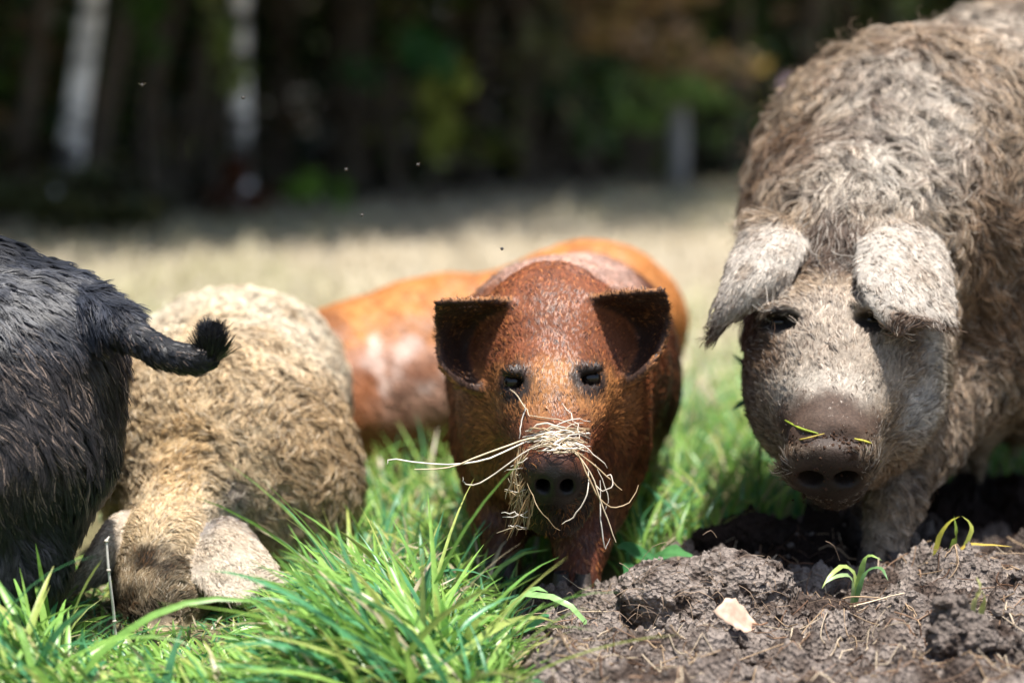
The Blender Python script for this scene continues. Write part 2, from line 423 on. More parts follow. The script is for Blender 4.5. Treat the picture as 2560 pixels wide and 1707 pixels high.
# ------------------------------------------------------------------ fur
def fur(name, parent, mat, V, F, count, length, flow, colour, rng, rad=0.0005, lift=0.35, curl=0.0, freq=1.5,
        npts=5, swirl=(0.03, 0.5), dens=None, droop=0.15, jit=0.25, wave=0.02, clump=None):
    Nv = vnormals(V, F)
    T = np.concatenate([F[:, [0, 1, 2]], F[:, [0, 2, 3]]])
    A = np.linalg.norm(np.cross(V[T[:, 1]] - V[T[:, 0]], V[T[:, 2]] - V[T[:, 0]]), axis=1)
    cen = V[T].mean(1)
    w = A * (dens(cen, Nv[T].mean(1)) if dens else 1.0)
    ti = rng.choice(len(T), count, p=w / w.sum())
    r1 = np.sqrt(rng.random(count)); r2 = rng.random(count)
    bc = np.stack([1 - r1, r1 * (1 - r2), r1 * r2], 1)
    p = (V[T[ti]] * bc[:, :, None]).sum(1); n = (Nv[T[ti]] * bc[:, :, None]).sum(1)
    n /= np.linalg.norm(n, axis=1)[:, None] + 1e-9
    Ln = length(p)
    keep = Ln > 0.0012
    p, n, Ln = p[keep], n[keep], Ln[keep]; count = len(p)
    Ln = Ln * rng.uniform(0.65, 1.25, count)
    d = flow(p); d = d - (d * n).sum(1)[:, None] * n; d /= np.linalg.norm(d, axis=1)[:, None] + 1e-9
    b = np.cross(n, d); b0 = b
    ang = swirl[1] * fbm(p / swirl[0], 2, 31) * 1.6 + rng.normal(0, jit, count)
    t = d * np.cos(ang)[:, None] + b * np.sin(ang)[:, None]; b = np.cross(n, t)
    lf = lift * (0.6 + 0.8 * rng.random(count)) * (1 + 0.6 * noise(p / (swirl[0] * .7), 91))
    ph = 6.28 * noise(p / wave, 77) * 1.0 + rng.normal(0, .35, count)
    sgn = np.sign(noise(p / (wave * 1.7), 78) + 1e-6)
    shift = None; tone = np.ones(count)
    if clump:                                              # strands gather into locks that share a guide hair
        from mathutils.kdtree import KDTree
        ng = min(clump[0], count // 3); kd = KDTree(ng)
        for i in range(ng): kd.insert(p[i], i)
        kd.balance()
        gi = np.array([kd.find(q)[1] for q in p])
        ang = ang[gi] + rng.normal(0, jit * .5, count); t = d * np.cos(ang)[:, None] + b0 * np.sin(ang)[:, None]; b = np.cross(n, t)
        lf = lf[gi] * rng.uniform(.85, 1.15, count); ph = ph[gi] + rng.normal(0, .2, count); sgn = sgn[gi]; Ln = Ln * .45 + .55 * Ln[gi]
        shift = (p[gi] - p) * clump[1]; tone = (1 + clump[2] * rng.uniform(-1, 1, ng))[gi]
    s = np.linspace(0, 1, npts)
    pts = np.empty((count, npts, 3))
    for i, si in enumerate(s):
        a = Ln * si
        up = a * np.sin(lf) * (1 - 0.45 * si)
        along = a * np.cos(lf)
        q = p + t * along[:, None] + n * (up - 0.0008)[:, None]
        if curl:
            q = q + (b * sgn[:, None] * (np.sin(freq * 6.28 * si + ph) - np.sin(ph))[:, None] + n * (0.5 * (np.cos(freq * 6.28 * si + ph) - np.cos(ph)))[:, None]) * (curl * Ln * (0.3 + .7 * si))[:, None]
        if shift is not None: q = q + shift * si ** .8
        q[:, 2] -= droop * Ln * si * si * 0.6
        pts[:, i] = q
    off = np.zeros(3); pr = parent
    while pr is not None: off += np.array(pr.location); pr = pr.parent
    pts -= off
    cu = bpy.data.hair_curves.new(name)
    cu.add_curves([npts] * count)
    cu.position_data.foreach_set('vector', pts.astype(np.float32).ravel())
    rr = cu.attributes.new('radius', 'FLOAT', 'POINT') if 'radius' not in cu.attributes else cu.attributes['radius']
    prof = (1.0 - 0.75 * s ** 1.6)
    R = (rad * rng.uniform(.6, 1.35, count))[:, None] * prof[None, :]
    rr.data.foreach_set('value', R.astype(np.float32).ravel())
    c = colour(p) * tone[:, None]; c = np.hstack([np.clip(c[:, :3], 0.004, .95), np.ones((count, 1))]).astype(np.float32)
    ca = cu.attributes.new('col', 'FLOAT_COLOR', 'CURVE'); ca.data.foreach_set('color', c.ravel())
    na = cu.attributes.new('nrm', 'FLOAT_VECTOR', 'CURVE'); na.data.foreach_set('vector', n.astype(np.float32).ravel())
    return link(name, cu, mat, parent)

def orb(c, r, ns=16, nr=10, sq=(1, 1, 1)):
    V = []; F = []
    for i in range(nr + 1):
        th = math.pi * i / nr
        for k in range(ns):
            a = 2 * math.pi * k / ns
            V.append((c[0] + r * sq[0] * math.sin(th) * math.cos(a), c[1] + r * sq[1] * math.sin(th) * math.sin(a), c[2] + r * sq[2] * math.cos(th)))
    for i in range(nr):
        for k in range(ns):
            F.append((i * ns + k, (i + 1) * ns + k, (i + 1) * ns + (k + 1) % ns, i * ns + (k + 1) % ns))
    return np.array(V), np.array(F)
def hoof(parent, c, w, mat, yaw=0.0):
    """cloven trotter: two tapering toes on the ground"""
    for sd in (-1, 1):
        V = []; F = []
        for j, (z, sx, y0, y1) in enumerate(((0.0, .46, -1.25, .55), (.5, .46, -1.0, .6), (1.0, .40, -.7, .6), (1.45, .34, -.5, .5))):
            for a in np.arange(8) * math.pi / 4:
                x = sd * .5 + sx * math.cos(a); y = (y0 + y1) / 2 + (y1 - y0) / 2 * math.sin(a)
                V.append((x, y, z))
        for j in range(3):
            for k in range(8): F.append((j * 8 + k, j * 8 + (k + 1) % 8, j * 8 + 8 + (k + 1) % 8, j * 8 + 8 + k))
        V = np.array(V) * w; cs, sn = math.cos(yaw), math.sin(yaw)
        V = np.stack([V[:, 0] * cs - V[:, 1] * sn, V[:, 0] * sn + V[:, 1] * cs, V[:, 2]], 1) + np.asarray(c)
        part('hoof', V, np.array(F), mat, parent)
def lin(*c):
    """sRGB 0-255 -> linear"""
    return np.array([((x / 255) / 12.92 if x < 10 else ((x / 255 + 0.055) / 1.055) ** 2.4) for x in c])
def mixc(a, b, w): return a * (1 - w[:, None]) + b * w[:, None]

# ------------------------------------------------------------------ ground, soil
LEAF = leaf_mat('leaf'); GRASS = leaf_mat('grass_blade', 0.38, 0.35, 0.45); DRY = leaf_mat('dry_grass', 0.3, 0.7, 0.2)
SOIL = soil_mat('soil'); BARK_L = plain_mat('birch_bark', (.62, .60, .56), .75, .2, 9, .35, .4, .02); BARK = plain_mat('bark', (.10, .08, .06), .85, .2, 14, .4, .6, .03)
STRAW = leaf_mat('straw', 0.2, 0.5, 0.35)
def ground_h(x, y):
    p = np.stack([x, y, x * 0], 1)
    return .018 * fbm(p / .9, 3, 61) * sm(y, 1.5, 5) + .10 * fbm(p / 6.0, 2, 62) * sm(y, 5, 12)
def build_ground():
    ys = np.concatenate([np.linspace(-30, 1, 8)[:-1], np.linspace(1, 8, 90)[:-1], np.linspace(8, 40, 60)[:-1], np.geomspace(40, 900, 14)])
    xs = np.concatenate([-np.geomspace(900, 12, 12)[:-1], np.linspace(-12, 12, 120), np.geomspace(12, 900, 12)[1:]])
    X, Yg = np.meshgrid(xs, ys, indexing='ij'); x, y = X.ravel(), Yg.ravel()
    V = np.stack([x, y, ground_h(x, y) - .006], 1)
    n = len(ys); i = np.arange(len(xs) - 1)[:, None] * n + np.arange(n - 1)[None, :]; i = i.ravel()
    F = np.stack([i, i + n, i + n + 1, i + 1], 1)
    p = V / 1.0
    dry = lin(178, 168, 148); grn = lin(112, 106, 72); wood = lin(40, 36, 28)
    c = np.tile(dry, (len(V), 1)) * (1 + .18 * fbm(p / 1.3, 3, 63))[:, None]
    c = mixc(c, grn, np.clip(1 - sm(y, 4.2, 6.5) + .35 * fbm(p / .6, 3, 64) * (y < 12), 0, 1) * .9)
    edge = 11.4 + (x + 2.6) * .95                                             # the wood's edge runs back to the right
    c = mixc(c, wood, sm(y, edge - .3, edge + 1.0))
    m = soil_mat('field_earth')
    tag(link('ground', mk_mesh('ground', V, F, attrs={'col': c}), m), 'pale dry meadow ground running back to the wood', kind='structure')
build_ground()

SOIL_DRY = lin(140, 129, 121); SOIL_MID = lin(80, 68, 61); SOIL_WET = lin(46, 35, 30)
HEAPS = [  # (px, py of top, Y, radius x, radius y, wet)
    (2470, 1385, 3.22, .17, .12, 0), (2300, 1480, 3.2, .16, .10, .2), (2620, 1400, 3.15, .2, .2, 0), (1880, 1280, 3.56, .13, .09, 1.0), (2040, 1370, 3.50, .12, .08, .95), (1360, 1540, 3.2, .09, .06, .4),
    (2440, 1320, 3.86, .22, .12, 1.0), (2560, 1270, 4.0, .2, .14, 1.0), (2120, 1610, 3.0, .2, .1, .1), (2420, 1640, 2.84, .10, .08, .5)]
def soil_h(x, y):
    p = np.stack([x, y, x * 0], 1)
    h = np.zeros(len(x)); wet = np.zeros(len(x))
    for px, py, Y, rx, ry, w in HEAPS:
        c = P(px, py, Y); g = np.exp(-(((x - c[0]) / rx) ** 2 + ((y - Y) / ry) ** 2))
        h = np.maximum(h, np.maximum(c[2] - .022, .008) * g); wet = np.maximum(wet, w * g)
    rough = fbm(p / .075, 5, 71, .62); rid = 1 - np.abs(fbm(p / .035, 3, 72))
    h = h * (1 + .25 * fbm(p / .12, 3, 73)) + .024 * rough + .014 * rid + .007 * noise(p / .013, 79) + .005 * noise(p / .007, 74) + .003 * noise(p / .0038, 75)
    wx = x + .008 * noise(p / .02, 87); wy = y + .008 * noise(p / .02, 88)
    h = h + .8 * clods2(wx, wy, .055, 3) + .7 * clods2(wx, wy, .024, 13) + .6 * clods2(wx, wy, .012, 23) - .008
    return h, wet
def clods2(x, y, cell, seed):
    """rounded lumps of random size, one per cell"""
    ix = np.floor(x / cell).astype(np.int64); iy = np.floor(y / cell).astype(np.int64); out = np.zeros(len(x))
    for dx in (-1, 0, 1):
        for dy in (-1, 0, 1):
            a = ix + dx + 9999; b = iy + dy + 9999; z = a * 0
            cx = (ix + dx + .15 + .7 * _hash(a, b, z, seed)) * cell; cy = (iy + dy + .15 + .7 * _hash(a, b, z, seed + 1)) * cell
            r = cell * (.22 + .55 * _hash(a, b, z, seed + 2) ** 2)
            out = np.maximum(out, np.sqrt(np.maximum(0, r * r - (x - cx) ** 2 - (y - cy) ** 2)))
    return out
def soil_mask(x, y):
    """1 inside the rooted-up patch"""
    p = np.stack([x, y, x * 0], 1)
    left = -.045 + .03 * fbm(p / .12, 3, 76) + np.clip(y - 3.22, 0, 1) * .75       # left edge slides right with distance
    m = sm(x, left, left + .10)
    return m * (1 - sm(y, 4.1, 4.35))
def build_soil():
    xs = np.arange(-.1, .95, .0036); ys = np.concatenate([np.arange(2.55, 3.6, .0036), np.arange(3.6, 4.4, .007)])
    X, Yg = np.meshgrid(xs, ys, indexing='ij'); x, y = X.ravel(), Yg.ravel()
    h, wet = soil_h(x, y); m = soil_mask(x, y)
    V = np.stack([x, y, h * m - .03 * (1 - m) + .004], 1)
    n = len(ys); i = (np.arange(len(xs) - 1)[:, None] * n + np.arange(n - 1)[None, :]).ravel()
    F = np.stack([i, i + n, i + n + 1, i + 1], 1)
    F = F[(m[F] > .02).any(1)]
    c = mixc(np.tile(SOIL_DRY, (len(V), 1)), SOIL_MID, sm(fbm(V / .05, 4, 77), -.15, .35))
    w = np.clip(wet * 1.3 + .55 * sm(y, 3.3, 3.5) + .7 * fbm(V / .07, 3, 78) - .05, 0, 1)
    c = mixc(c, SOIL_WET, w)
    tag(link('bare_soil', mk_mesh('bare_soil', V, F, attrs={'col': c}), SOIL), 'rooted up grey brown earth', kind='structure')
build_soil()
def soil_z(x, y):
    x = np.atleast_1d(np.asarray(x, float)); y = np.atleast_1d(np.asarray(y, float))
    h, w = soil_h(x, y); m = soil_mask(x, y)
    return np.maximum(h * m - .03 * (1 - m) + .004, ground_h(x, y) - .006)

def clod(name, c, lobes, seed, label, wet=0.0, group=None, step=.0028, crumbs=420, nscale=.016):
    """a lump of crumbly earth: lobes joined, then pimpled with crumbs"""
    rng = np.random.default_rng(seed); S = SDF()
    for (dx, dy, dz, r) in lobes: S.ell(np.asarray(c) + (dx, dy, dz), (r, r * .9, r * .8), .02)
    lo = np.min([np.asarray(c) + l[:3] - np.full(3, l[3]) for l in lobes], 0) - .02; hi = np.max([np.asarray(c) + l[:3] + np.full(3, l[3]) for l in lobes], 0) + .02
    for q in range(crumbs):
        l = lobes[rng.integers(len(lobes))]; d = rng.normal(0, 1, 3); d /= np.linalg.norm(d); d[2] = abs(d[2]) * .9; d[1] = -abs(d[1]) if rng.random() < .75 else d[1]
        S.ell(np.asarray(c) + l[:3] + d * l[3] * np.array((1, .9, .8)) * rng.uniform(.9, 1.02), rng.uniform(.003, .011, 3), .003)
    V, F = S.mesh(np.arange(lo[0], hi[0], step), np.arange(lo[1], hi[1], step), np.arange(max(lo[2], -.02), hi[2], step),
                  disp=lambda p: .011 * fbm(p / nscale, 4, seed, .72) - .007 * sm(np.abs(fbm(p / (nscale * 1.6), 2, seed + 5)), .10, 0.0) - .002)
    cc = mixc(np.tile(SOIL_DRY, (len(V), 1)), SOIL_MID, sm(fbm(V / .02, 3, seed + 1), -.2, .4)); cc = mixc(cc, SOIL_WET, np.full(len(V), wet))
    base = np.array((c[0], c[1], 0.0))
    o = link(name, mk_mesh(name, V - base, F, attrs={'col': cc}), SOIL, loc=base)
    return tag(o, label, 'soil clod', group)
c1 = P(1760, 1492, 3.14)
clod('soil_clod', c1, [(-.055, 0, .002, .062), (.028, .01, .010, .066), (.072, .015, .006, .052), (-.02, -.01, -.03, .06), (.05, -.005, -.03, .055)], 81, 'big crumbly grey clod of earth with two humps in front of the russet pig')
c2 = P(2400, 1600, 2.86)
clod('soil_clod', c2, [(0, 0, .0, .045), (-.012, 0, .035, .026), (.05, .01, -.012, .034)], 82, 'upright dark clod at the front edge of the soil below the sow', wet=.35, crumbs=80)
clod('soil_clod', P(1890, 1345, 3.52), [(0, 0, 0, .05), (-.06, .0, -.012, .04), (.06, .01, -.01, .042)], 83, 'dark moist clod behind the big grey clod', wet=.95, crumbs=90)

def build_crumbs():
    """loose crumbs of earth lying on the soil"""
    rng = np.random.default_rng(84); n = 1500
    x = rng.uniform(-.06, .92, n); y = rng.uniform(2.62, 3.6, n) ; m = soil_mask(x, y) > .4; x, y = x[m], y[m]; n = len(x)
    z = soil_z(x, y); r = .0018 + .006 * rng.random(n) ** 3
    V0, F0 = orb((0, 0, 0), 1.0, 6, 4)
    V = V0[None] * (r[:, None] * (1 + .0))[:, :, None] * rng.uniform(.7, 1.2, (n, 1, 3)) * rng.uniform(.55, 1.35, (n, len(V0), 1)) + np.stack([x, y, z + r * .35], 1)[:, None, :]
    F = (F0[None] + (np.arange(n) * len(V0))[:, None, None]).reshape(-1, 4)
    w = rng.random(n)[:, None]
    c = np.repeat(SOIL_DRY * (1 - w * .6) + SOIL_WET * w * .6, len(V0), 0)
    tag(link('soil_crumbs', mk_mesh('soil_crumbs', V.reshape(-1, 3), F, attrs={'col': c}), SOIL), 'loose crumbs of grey earth scattered over the bare soil', 'soil', kind='stuff')
build_crumbs()

# ------------------------------------------------------------------ grass
def blades(root, L, w, az, a0, a1, col0, col1, rng, seg=6, twist=.5, crease=.3):
    """arching ribbons: root (N,3), length, width, heading, first and last tilt from vertical"""
    n = len(root); ts = np.linspace(0, 1, seg + 1)
    p = root.copy().astype(float); rows = []
    hd = np.stack([np.cos(az), np.sin(az), az * 0], 1); sd0 = np.stack([-np.sin(az), np.cos(az), az * 0], 1)
    tw = rng.normal(0, twist, n); cols = []
    for i, t in enumerate(ts):
        tilt = a0 + (a1 - a0) * t ** 1.3
        d = hd * np.sin(tilt)[:, None] + np.array((0, 0, 1.0)) * np.cos(tilt)[:, None]
        nn = hd * np.cos(tilt)[:, None] - np.array((0, 0, 1.0)) * np.sin(tilt)[:, None]
        if i: p = p + d * (L / seg)[:, None]
        ta = tw * (0.4 + t); sd = sd0 * np.cos(ta)[:, None] + nn * np.sin(ta)[:, None]; n2 = np.cross(sd, d)
        ww = w * (0.55 + .45 * min(1, t * 4)) * (1 - t ** 2.4) * .5 + w * .015
        rows.append(np.stack([p - sd * ww[:, None], p + n2 * (ww * crease)[:, None], p + sd * ww[:, None]], 1))
        cc = col0 * (1 - t) + col1 * t; cols.append(np.stack([cc] * 3, 1))
    V = np.stack(rows, 1).reshape(n, -1, 3); C = np.stack(cols, 1).reshape(n, -1, 3)
    f = []
    for i in range(seg):
        for k in (0, 1): f.append((i * 3 + k, i * 3 + k + 1, i * 3 + k + 4, i * 3 + k + 3))
    f = np.array(f); F = (f[None] + (np.arange(n) * V.shape[1])[:, None, None]).reshape(-1, 4)
    return V.reshape(-1, 3), F, C.reshape(-1, 3)
G1 = lin(104, 152, 70); G2 = lin(148, 184, 92); G3 = lin(78, 134, 92); G4 = lin(186, 190, 110); GB = lin(170, 165, 110); GD = lin(186, 172, 144)
def gcols(n, rng, dryp=.06):
    r = rng.random(n); k = rng.random((n, 1))
    c = G1 * (1 - k) + G2 * k
    c = np.where((r < .28)[:, None], G3 * (.85 + .4 * k), c); c = np.where((r > 1 - dryp)[:, None], GD * (.8 + .3 * k), c)
    tip = np.where((rng.random(n) < .18)[:, None], G4, c * 1.1); return c * (.8 + .2 * k), tip
YTOP = np.array([(0, 1500), (120, 1480), (200, 1540), (300, 1565), (520, 1575), (600, 1575), (690, 1550), (760, 1450), (860, 1400), (960, 1400), (1080, 1410), (1140, 1450), (1190, 1560), (1300, 1630), (1420, 1640), (2700, 1700)])
def build_front_grass():
    rng = np.random.default_rng(91); parts = []
    n = 3600
    px = rng.uniform(-120, 1330, n); Y = 2.72 + .72 * rng.random(n) ** 1.1
    root = np.array([P(a, 853, b) for a, b in zip(px, Y)]); root[:, 2] = ground_h(root[:, 0], root[:, 1]) - .01
    top = np.interp(px, YTOP[:, 0], YTOP[:, 1]); ztop = np.array([P(a, t, b)[2] for a, t, b in zip(px, top, Y)])
    # keep feet and noses free of grass
    keep = ztop > .018; dens = np.interp(px, [-200, 1150, 1250, 1400], [1, 1, .45, 0]); keep &= rng.random(n) < dens
    keep &= ~((px > 150) & (px < 720) & (Y > 3.10))
    root, ztop, px = root[keep], ztop[keep], px[keep]; n = len(root)
    tall = rng.random(n) < .12; L = np.maximum(ztop, .05) * np.where(tall, rng.uniform(1.6, 2.3, n), rng.uniform(.8, 1.7, n)); L = np.clip(L, .05, .36); low = (px > 150) & (px < 720); L = np.where(low, np.maximum(ztop, .03) * rng.uniform(.5, 1.05, n), L); L = np.where((px >= 720) & (px < 900), np.minimum(L, .11), L); L = np.where((px >= 900) & (px < 1000), np.minimum(L, .2), L)
    az = np.where(rng.random(n) < .72, rng.normal(2.85, .5, n), rng.uniform(0, 6.28, n))      # most lean to the left
    a0 = rng.uniform(.25, 1.0, n); a1 = a0 + rng.uniform(.2, 1.5, n); L = L * 1.15
    c0, c1 = gcols(n, rng)
    parts.append(blades(root, L, rng.uniform(.005, .0135, n), az, a0, a1, c0, c1, rng, 8))
    # undergrowth: short dense blades that close the sward
    n = 5200; px = rng.uniform(-120, 1290, n); Y = 2.70 + .85 * rng.random(n)
    root = np.array([P(a, 853, b) for a, b in zip(px, Y)]); root[:, 2] = ground_h(root[:, 0], root[:, 1]) - .01
    c0, c1 = gcols(n, rng, .16); a0 = rng.uniform(.2, .9, n)
    lim = np.where((px > 150) & (px < 720), .03, .075)
    parts.append(blades(root, lim * rng.uniform(.6, 1.3, n), rng.uniform(.003, .006, n), rng.uniform(0, 6.28, n), a0, a0 + rng.uniform(.3, 1.4, n), c0 * .8, c1 * .85, rng, 4))
    V, F, C = merge(parts)
    tag(link('grass', mk_mesh('grass', V, F, attrs={'col': C}), GRASS), 'long green grass arching in front of the blond and black pigs', 'grass', kind='stuff')
build_front_grass()
def build_mid_grass():
    rng = np.random.default_rng(92); parts = []
    n = 15000; px = rng.uniform(-200, 2760, n); Y = 3.3 + 4.2 * rng.random(n) ** 1.5
    root = np.array([P(a, 853, b) for a, b in zip(px, Y)]); x, y = root[:, 0], root[:, 1]
    root[:, 2] = ground_h(x, y) - .01
    keep = (soil_mask(x, y) < .25) & ((px > 860) | (Y > 3.62)) & ~((px > 1210) & (px < 1560) & (Y < 3.58)) & ~((px < 860) & (Y < 3.9))
    keep &= rng.random(n) < np.where(px < 700, .35, 1)
    root, px, y = root[keep], px[keep], y[keep]; n = len(root)
    L = rng.uniform(.06, .17, n) * np.where((px > 1600) & (px < 2000), 1.15, 1) * (1 - .35 * sm(y, 4.5, 7)); L = np.where((px > 880) & (px < 1200) & (y < 3.9), L * .9, L)
    c0, c1 = gcols(n, rng, .12); far = sm(y, 4.6, 7.0)
    c0 = mixc(c0, GD, far * .6); c1 = mixc(c1, GD, far * .6)
    parts.append(blades(root, L, rng.uniform(.004, .009, n), rng.uniform(0, 6.28, n), rng.uniform(.05, .5, n), rng.uniform(.6, 1.6, n), c0 * 1.05, c1 * 1.05, rng, 4))
    V, F, C = merge(parts)
    tag(link('grass', mk_mesh('grass', V, F, attrs={'col': C}), GRASS), 'bright green grass growing round and behind the pigs', 'grass', kind='stuff')
build_mid_grass()
def build_dry_field():
    rng = np.random.default_rng(93)
    n = 26000; Y = 5.0 + 16 * rng.random(n) ** 1.25; px = rng.uniform(-400, 2960, n)
    root = np.array([P(a, 853, b) for a, b in zip(px, Y)]); x, y = root[:, 0], root[:, 1]
    keep = y < 12.2 + (x + 2.6) * .95; root, x, y = root[keep], x[keep], y[keep]; n = len(root); root[:, 2] = ground_h(x, y) - .02
    k = rng.random((n, 1)); pn = sm(fbm(root / 1.1, 3, 94), -.1, .35)
    c0 = GD * (.75 + .45 * k); c0 = mixc(c0, lin(150, 152, 104), pn * .6); c1 = mixc(np.tile(lin(206, 194, 172), (n, 1)) * (.8 + .3 * k), lin(180, 178, 138), pn * .55)
    V, F, C = blades(root, rng.uniform(.05, .16, n), rng.uniform(.006, .014, n), rng.uniform(0, 6.28, n), rng.uniform(0, .6, n), rng.uniform(.5, 1.8, n), c0, c1, rng, 3)
    tag(link('dry_grass', mk_mesh('dry_grass', V, F, attrs={'col': C}), DRY), 'pale dry grass covering the meadow behind the pigs', 'grass', kind='stuff')
build_dry_field()

# ------------------------------------------------------------------ wood behind the meadow
def leaf_cloud(n, c, r, size, cols, rng, squash=1.0, shell=.35):
    """n bent leaves spread through a lumpy volume"""
    d = rng.normal(0, 1, (n, 3)); d /= np.linalg.norm(d, axis=1)[:, None]
    rad = (shell + (1 - shell) * rng.random(n)) ** .6
    rad = rad * (1 + .35 * noise(d * 2.3 + np.asarray(c) * 1.7, 5))
    p = np.asarray(c) + d * rad[:, None] * np.asarray(r)
    u = rng.normal(0, 1, (n, 3)); u[:, 2] *= .6; u /= np.linalg.norm(u, axis=1)[:, None]
    v = np.cross(u, rng.normal(0, 1, (n, 3))); v /= np.linalg.norm(v, axis=1)[:, None]; w = np.cross(u, v)
    s = size * rng.uniform(.6, 1.4, n)[:, None]
    V = np.stack([p - u * s, p + v * s * .45 + w * s * .12, p + u * s, p - v * s * .45 + w * s * .12], 1)
    k = rng.integers(0, len(cols), n); C = np.asarray(cols)[k] * rng.uniform(.7, 1.3, (n, 1))
    F = np.arange(n * 4).reshape(n, 4)
    return V.reshape(-1, 3), F, np.repeat(C, 4, 0)
WG = [lin(78, 102, 46), lin(56, 88, 54), lin(100, 118, 54), lin(62, 78, 44)]
WB = [lin(78, 66, 50), lin(92, 72, 52), lin(62, 58, 46)]
WY = [lin(130, 142, 60), lin(104, 130, 58), lin(150, 150, 80)]
CROWNS = []
def crown_mesh(seed, cols):
    rng = np.random.default_rng(seed); ps = []
    for q in range(10):
        c = np.array((rng.normal(0, 1.0), rng.normal(0, 1.0), rng.uniform(2.0, 8.5)))
        ps.append(leaf_cloud(300, c, (1.3, 1.3, .9), .19, cols, rng))
    # limbs carry the leaf clumps
    V, F, C = merge(ps); return mk_mesh('crown', V, F, False, {'col': C})
CROWNS = [crown_mesh(201, WG), crown_mesh(202, WG + WB), crown_mesh(203, WG + WY)]
def tree(name, px, py, lean, r, Y, label, bark, crown=0, H=8.5, group=None, bendy=0.0, seed=0):
    rng = np.random.default_rng(300 + seed)
    b = P(px, py, Y); b[2] = float(ground_h(b[:1], np.array([Y]))[0]) - .02
    root = thing(name, b, label, 'tree', group)
    t = np.linspace(0, 1, 14); pts = b + np.stack([lean * H * t * (1 - .35 * t) + bendy * np.sin(t * 30 + seed), .25 * np.sin(t * 5 + seed), H * t], 1)
    V, F = tube(pts, r * (1 - .8 * t) * (1 + .35 * np.exp(-t * 40)), 10)
    tr = part('trunk', V, F, bark, root)
    for q in range(5):
        k = rng.integers(5, 12); a = rng.uniform(0, 6.28); d = np.array((math.cos(a), math.sin(a), .6))
        V, F = tube([pts[k], pts[k] + d * .6, pts[k] + d * 1.3 + np.array((0, 0, .3))], [r * .35, r * .22, r * .08], 5)
        part('limb', V, F, bark, tr)
    o = link('crown', CROWNS[crown], LEAF, root); o.location = (pts[9][0] - b[0], 0, 0); o.rotation_euler = (0, 0, rng.uniform(0, 6.28))
    return root
def birch_bark(name):
    m, nt, out = new_mat(name); L = nt.links
    b = N_(nt, 'BsdfPrincipled'); b.inputs['Roughness'].default_value = .7
    tc = N_(nt, 'TexCoord'); mp = N_(nt, 'Mapping'); mp.inputs['Scale'].default_value = (3, 3, 5.0); L.new(tc.outputs['Object'], mp.inputs[0])
    nz = N_(nt, 'TexNoise', Scale=1.0, Detail=4.0, Roughness=.6); L.new(mp.outputs[0], nz.inputs['Vector'])
    cr = N_(nt, 'ValToRGB'); e = cr.color_ramp.elements
    e[0].position = .40; e[0].color = (.03, .027, .024, 1); e[1].position = .52; e[1].color = (.80, .78, .76, 1)
    L.new(nz.outputs[0], cr.inputs[0]); L.new(cr.outputs[0], b.inputs['Base Color'])
    bp = N_(nt, 'Bump', Strength=.4, Distance=.02); L.new(nz.outputs[0], bp.inputs['Height']); L.new(bp.outputs[0], b.inputs['Normal'])
    L.new(b.outputs[0], out.inputs[0]); return m
BIRCH = birch_bark('birch_bark')
tree('birch_tree', 118, 560, .19, .060, 11.6, 'white-barked birch leaning at the edge of the wood behind the black pig', BIRCH, 0, seed=1, bendy=.02)
tree('birch_tree', 590, 500, .02, .052, 12.35, 'upright pale birch trunk in the wood behind the blond pig', BIRCH, 1, seed=2)
def rest(n):
    spec = [(40, 12.6, .20, .05), (230, 13.0, .22, .06), (330, 14.0, .24, .055), (420, 13.4, .22, .05), (500, 15.5, .1, .06), (690, 15.2, .05, .07), (880, 14.9, .04, .09), (980, 16.5, .05, .08), (1190, 16.0, .03, .07), (1320, 17.5, .0, .11), (1450, 17.2, -.03, .07), (1560, 18.0, .0, .1), (1830, 18.5, .02, .09), (2010, 19.0, .0, .1), (2200, 20.0, 0, .1), (2450, 21, 0, .1), (-150, 12.0, .1, .1)]
    lab = 'slim dark trunk standing inside the shaded wood'
    for i, (px, Y, ln, r) in enumerate(spec):
        tree('tree', px, 500, ln, r, Y, lab, BARK, i % 3, seed=10 + i, group='dark trunks inside the wood')
rest(0)
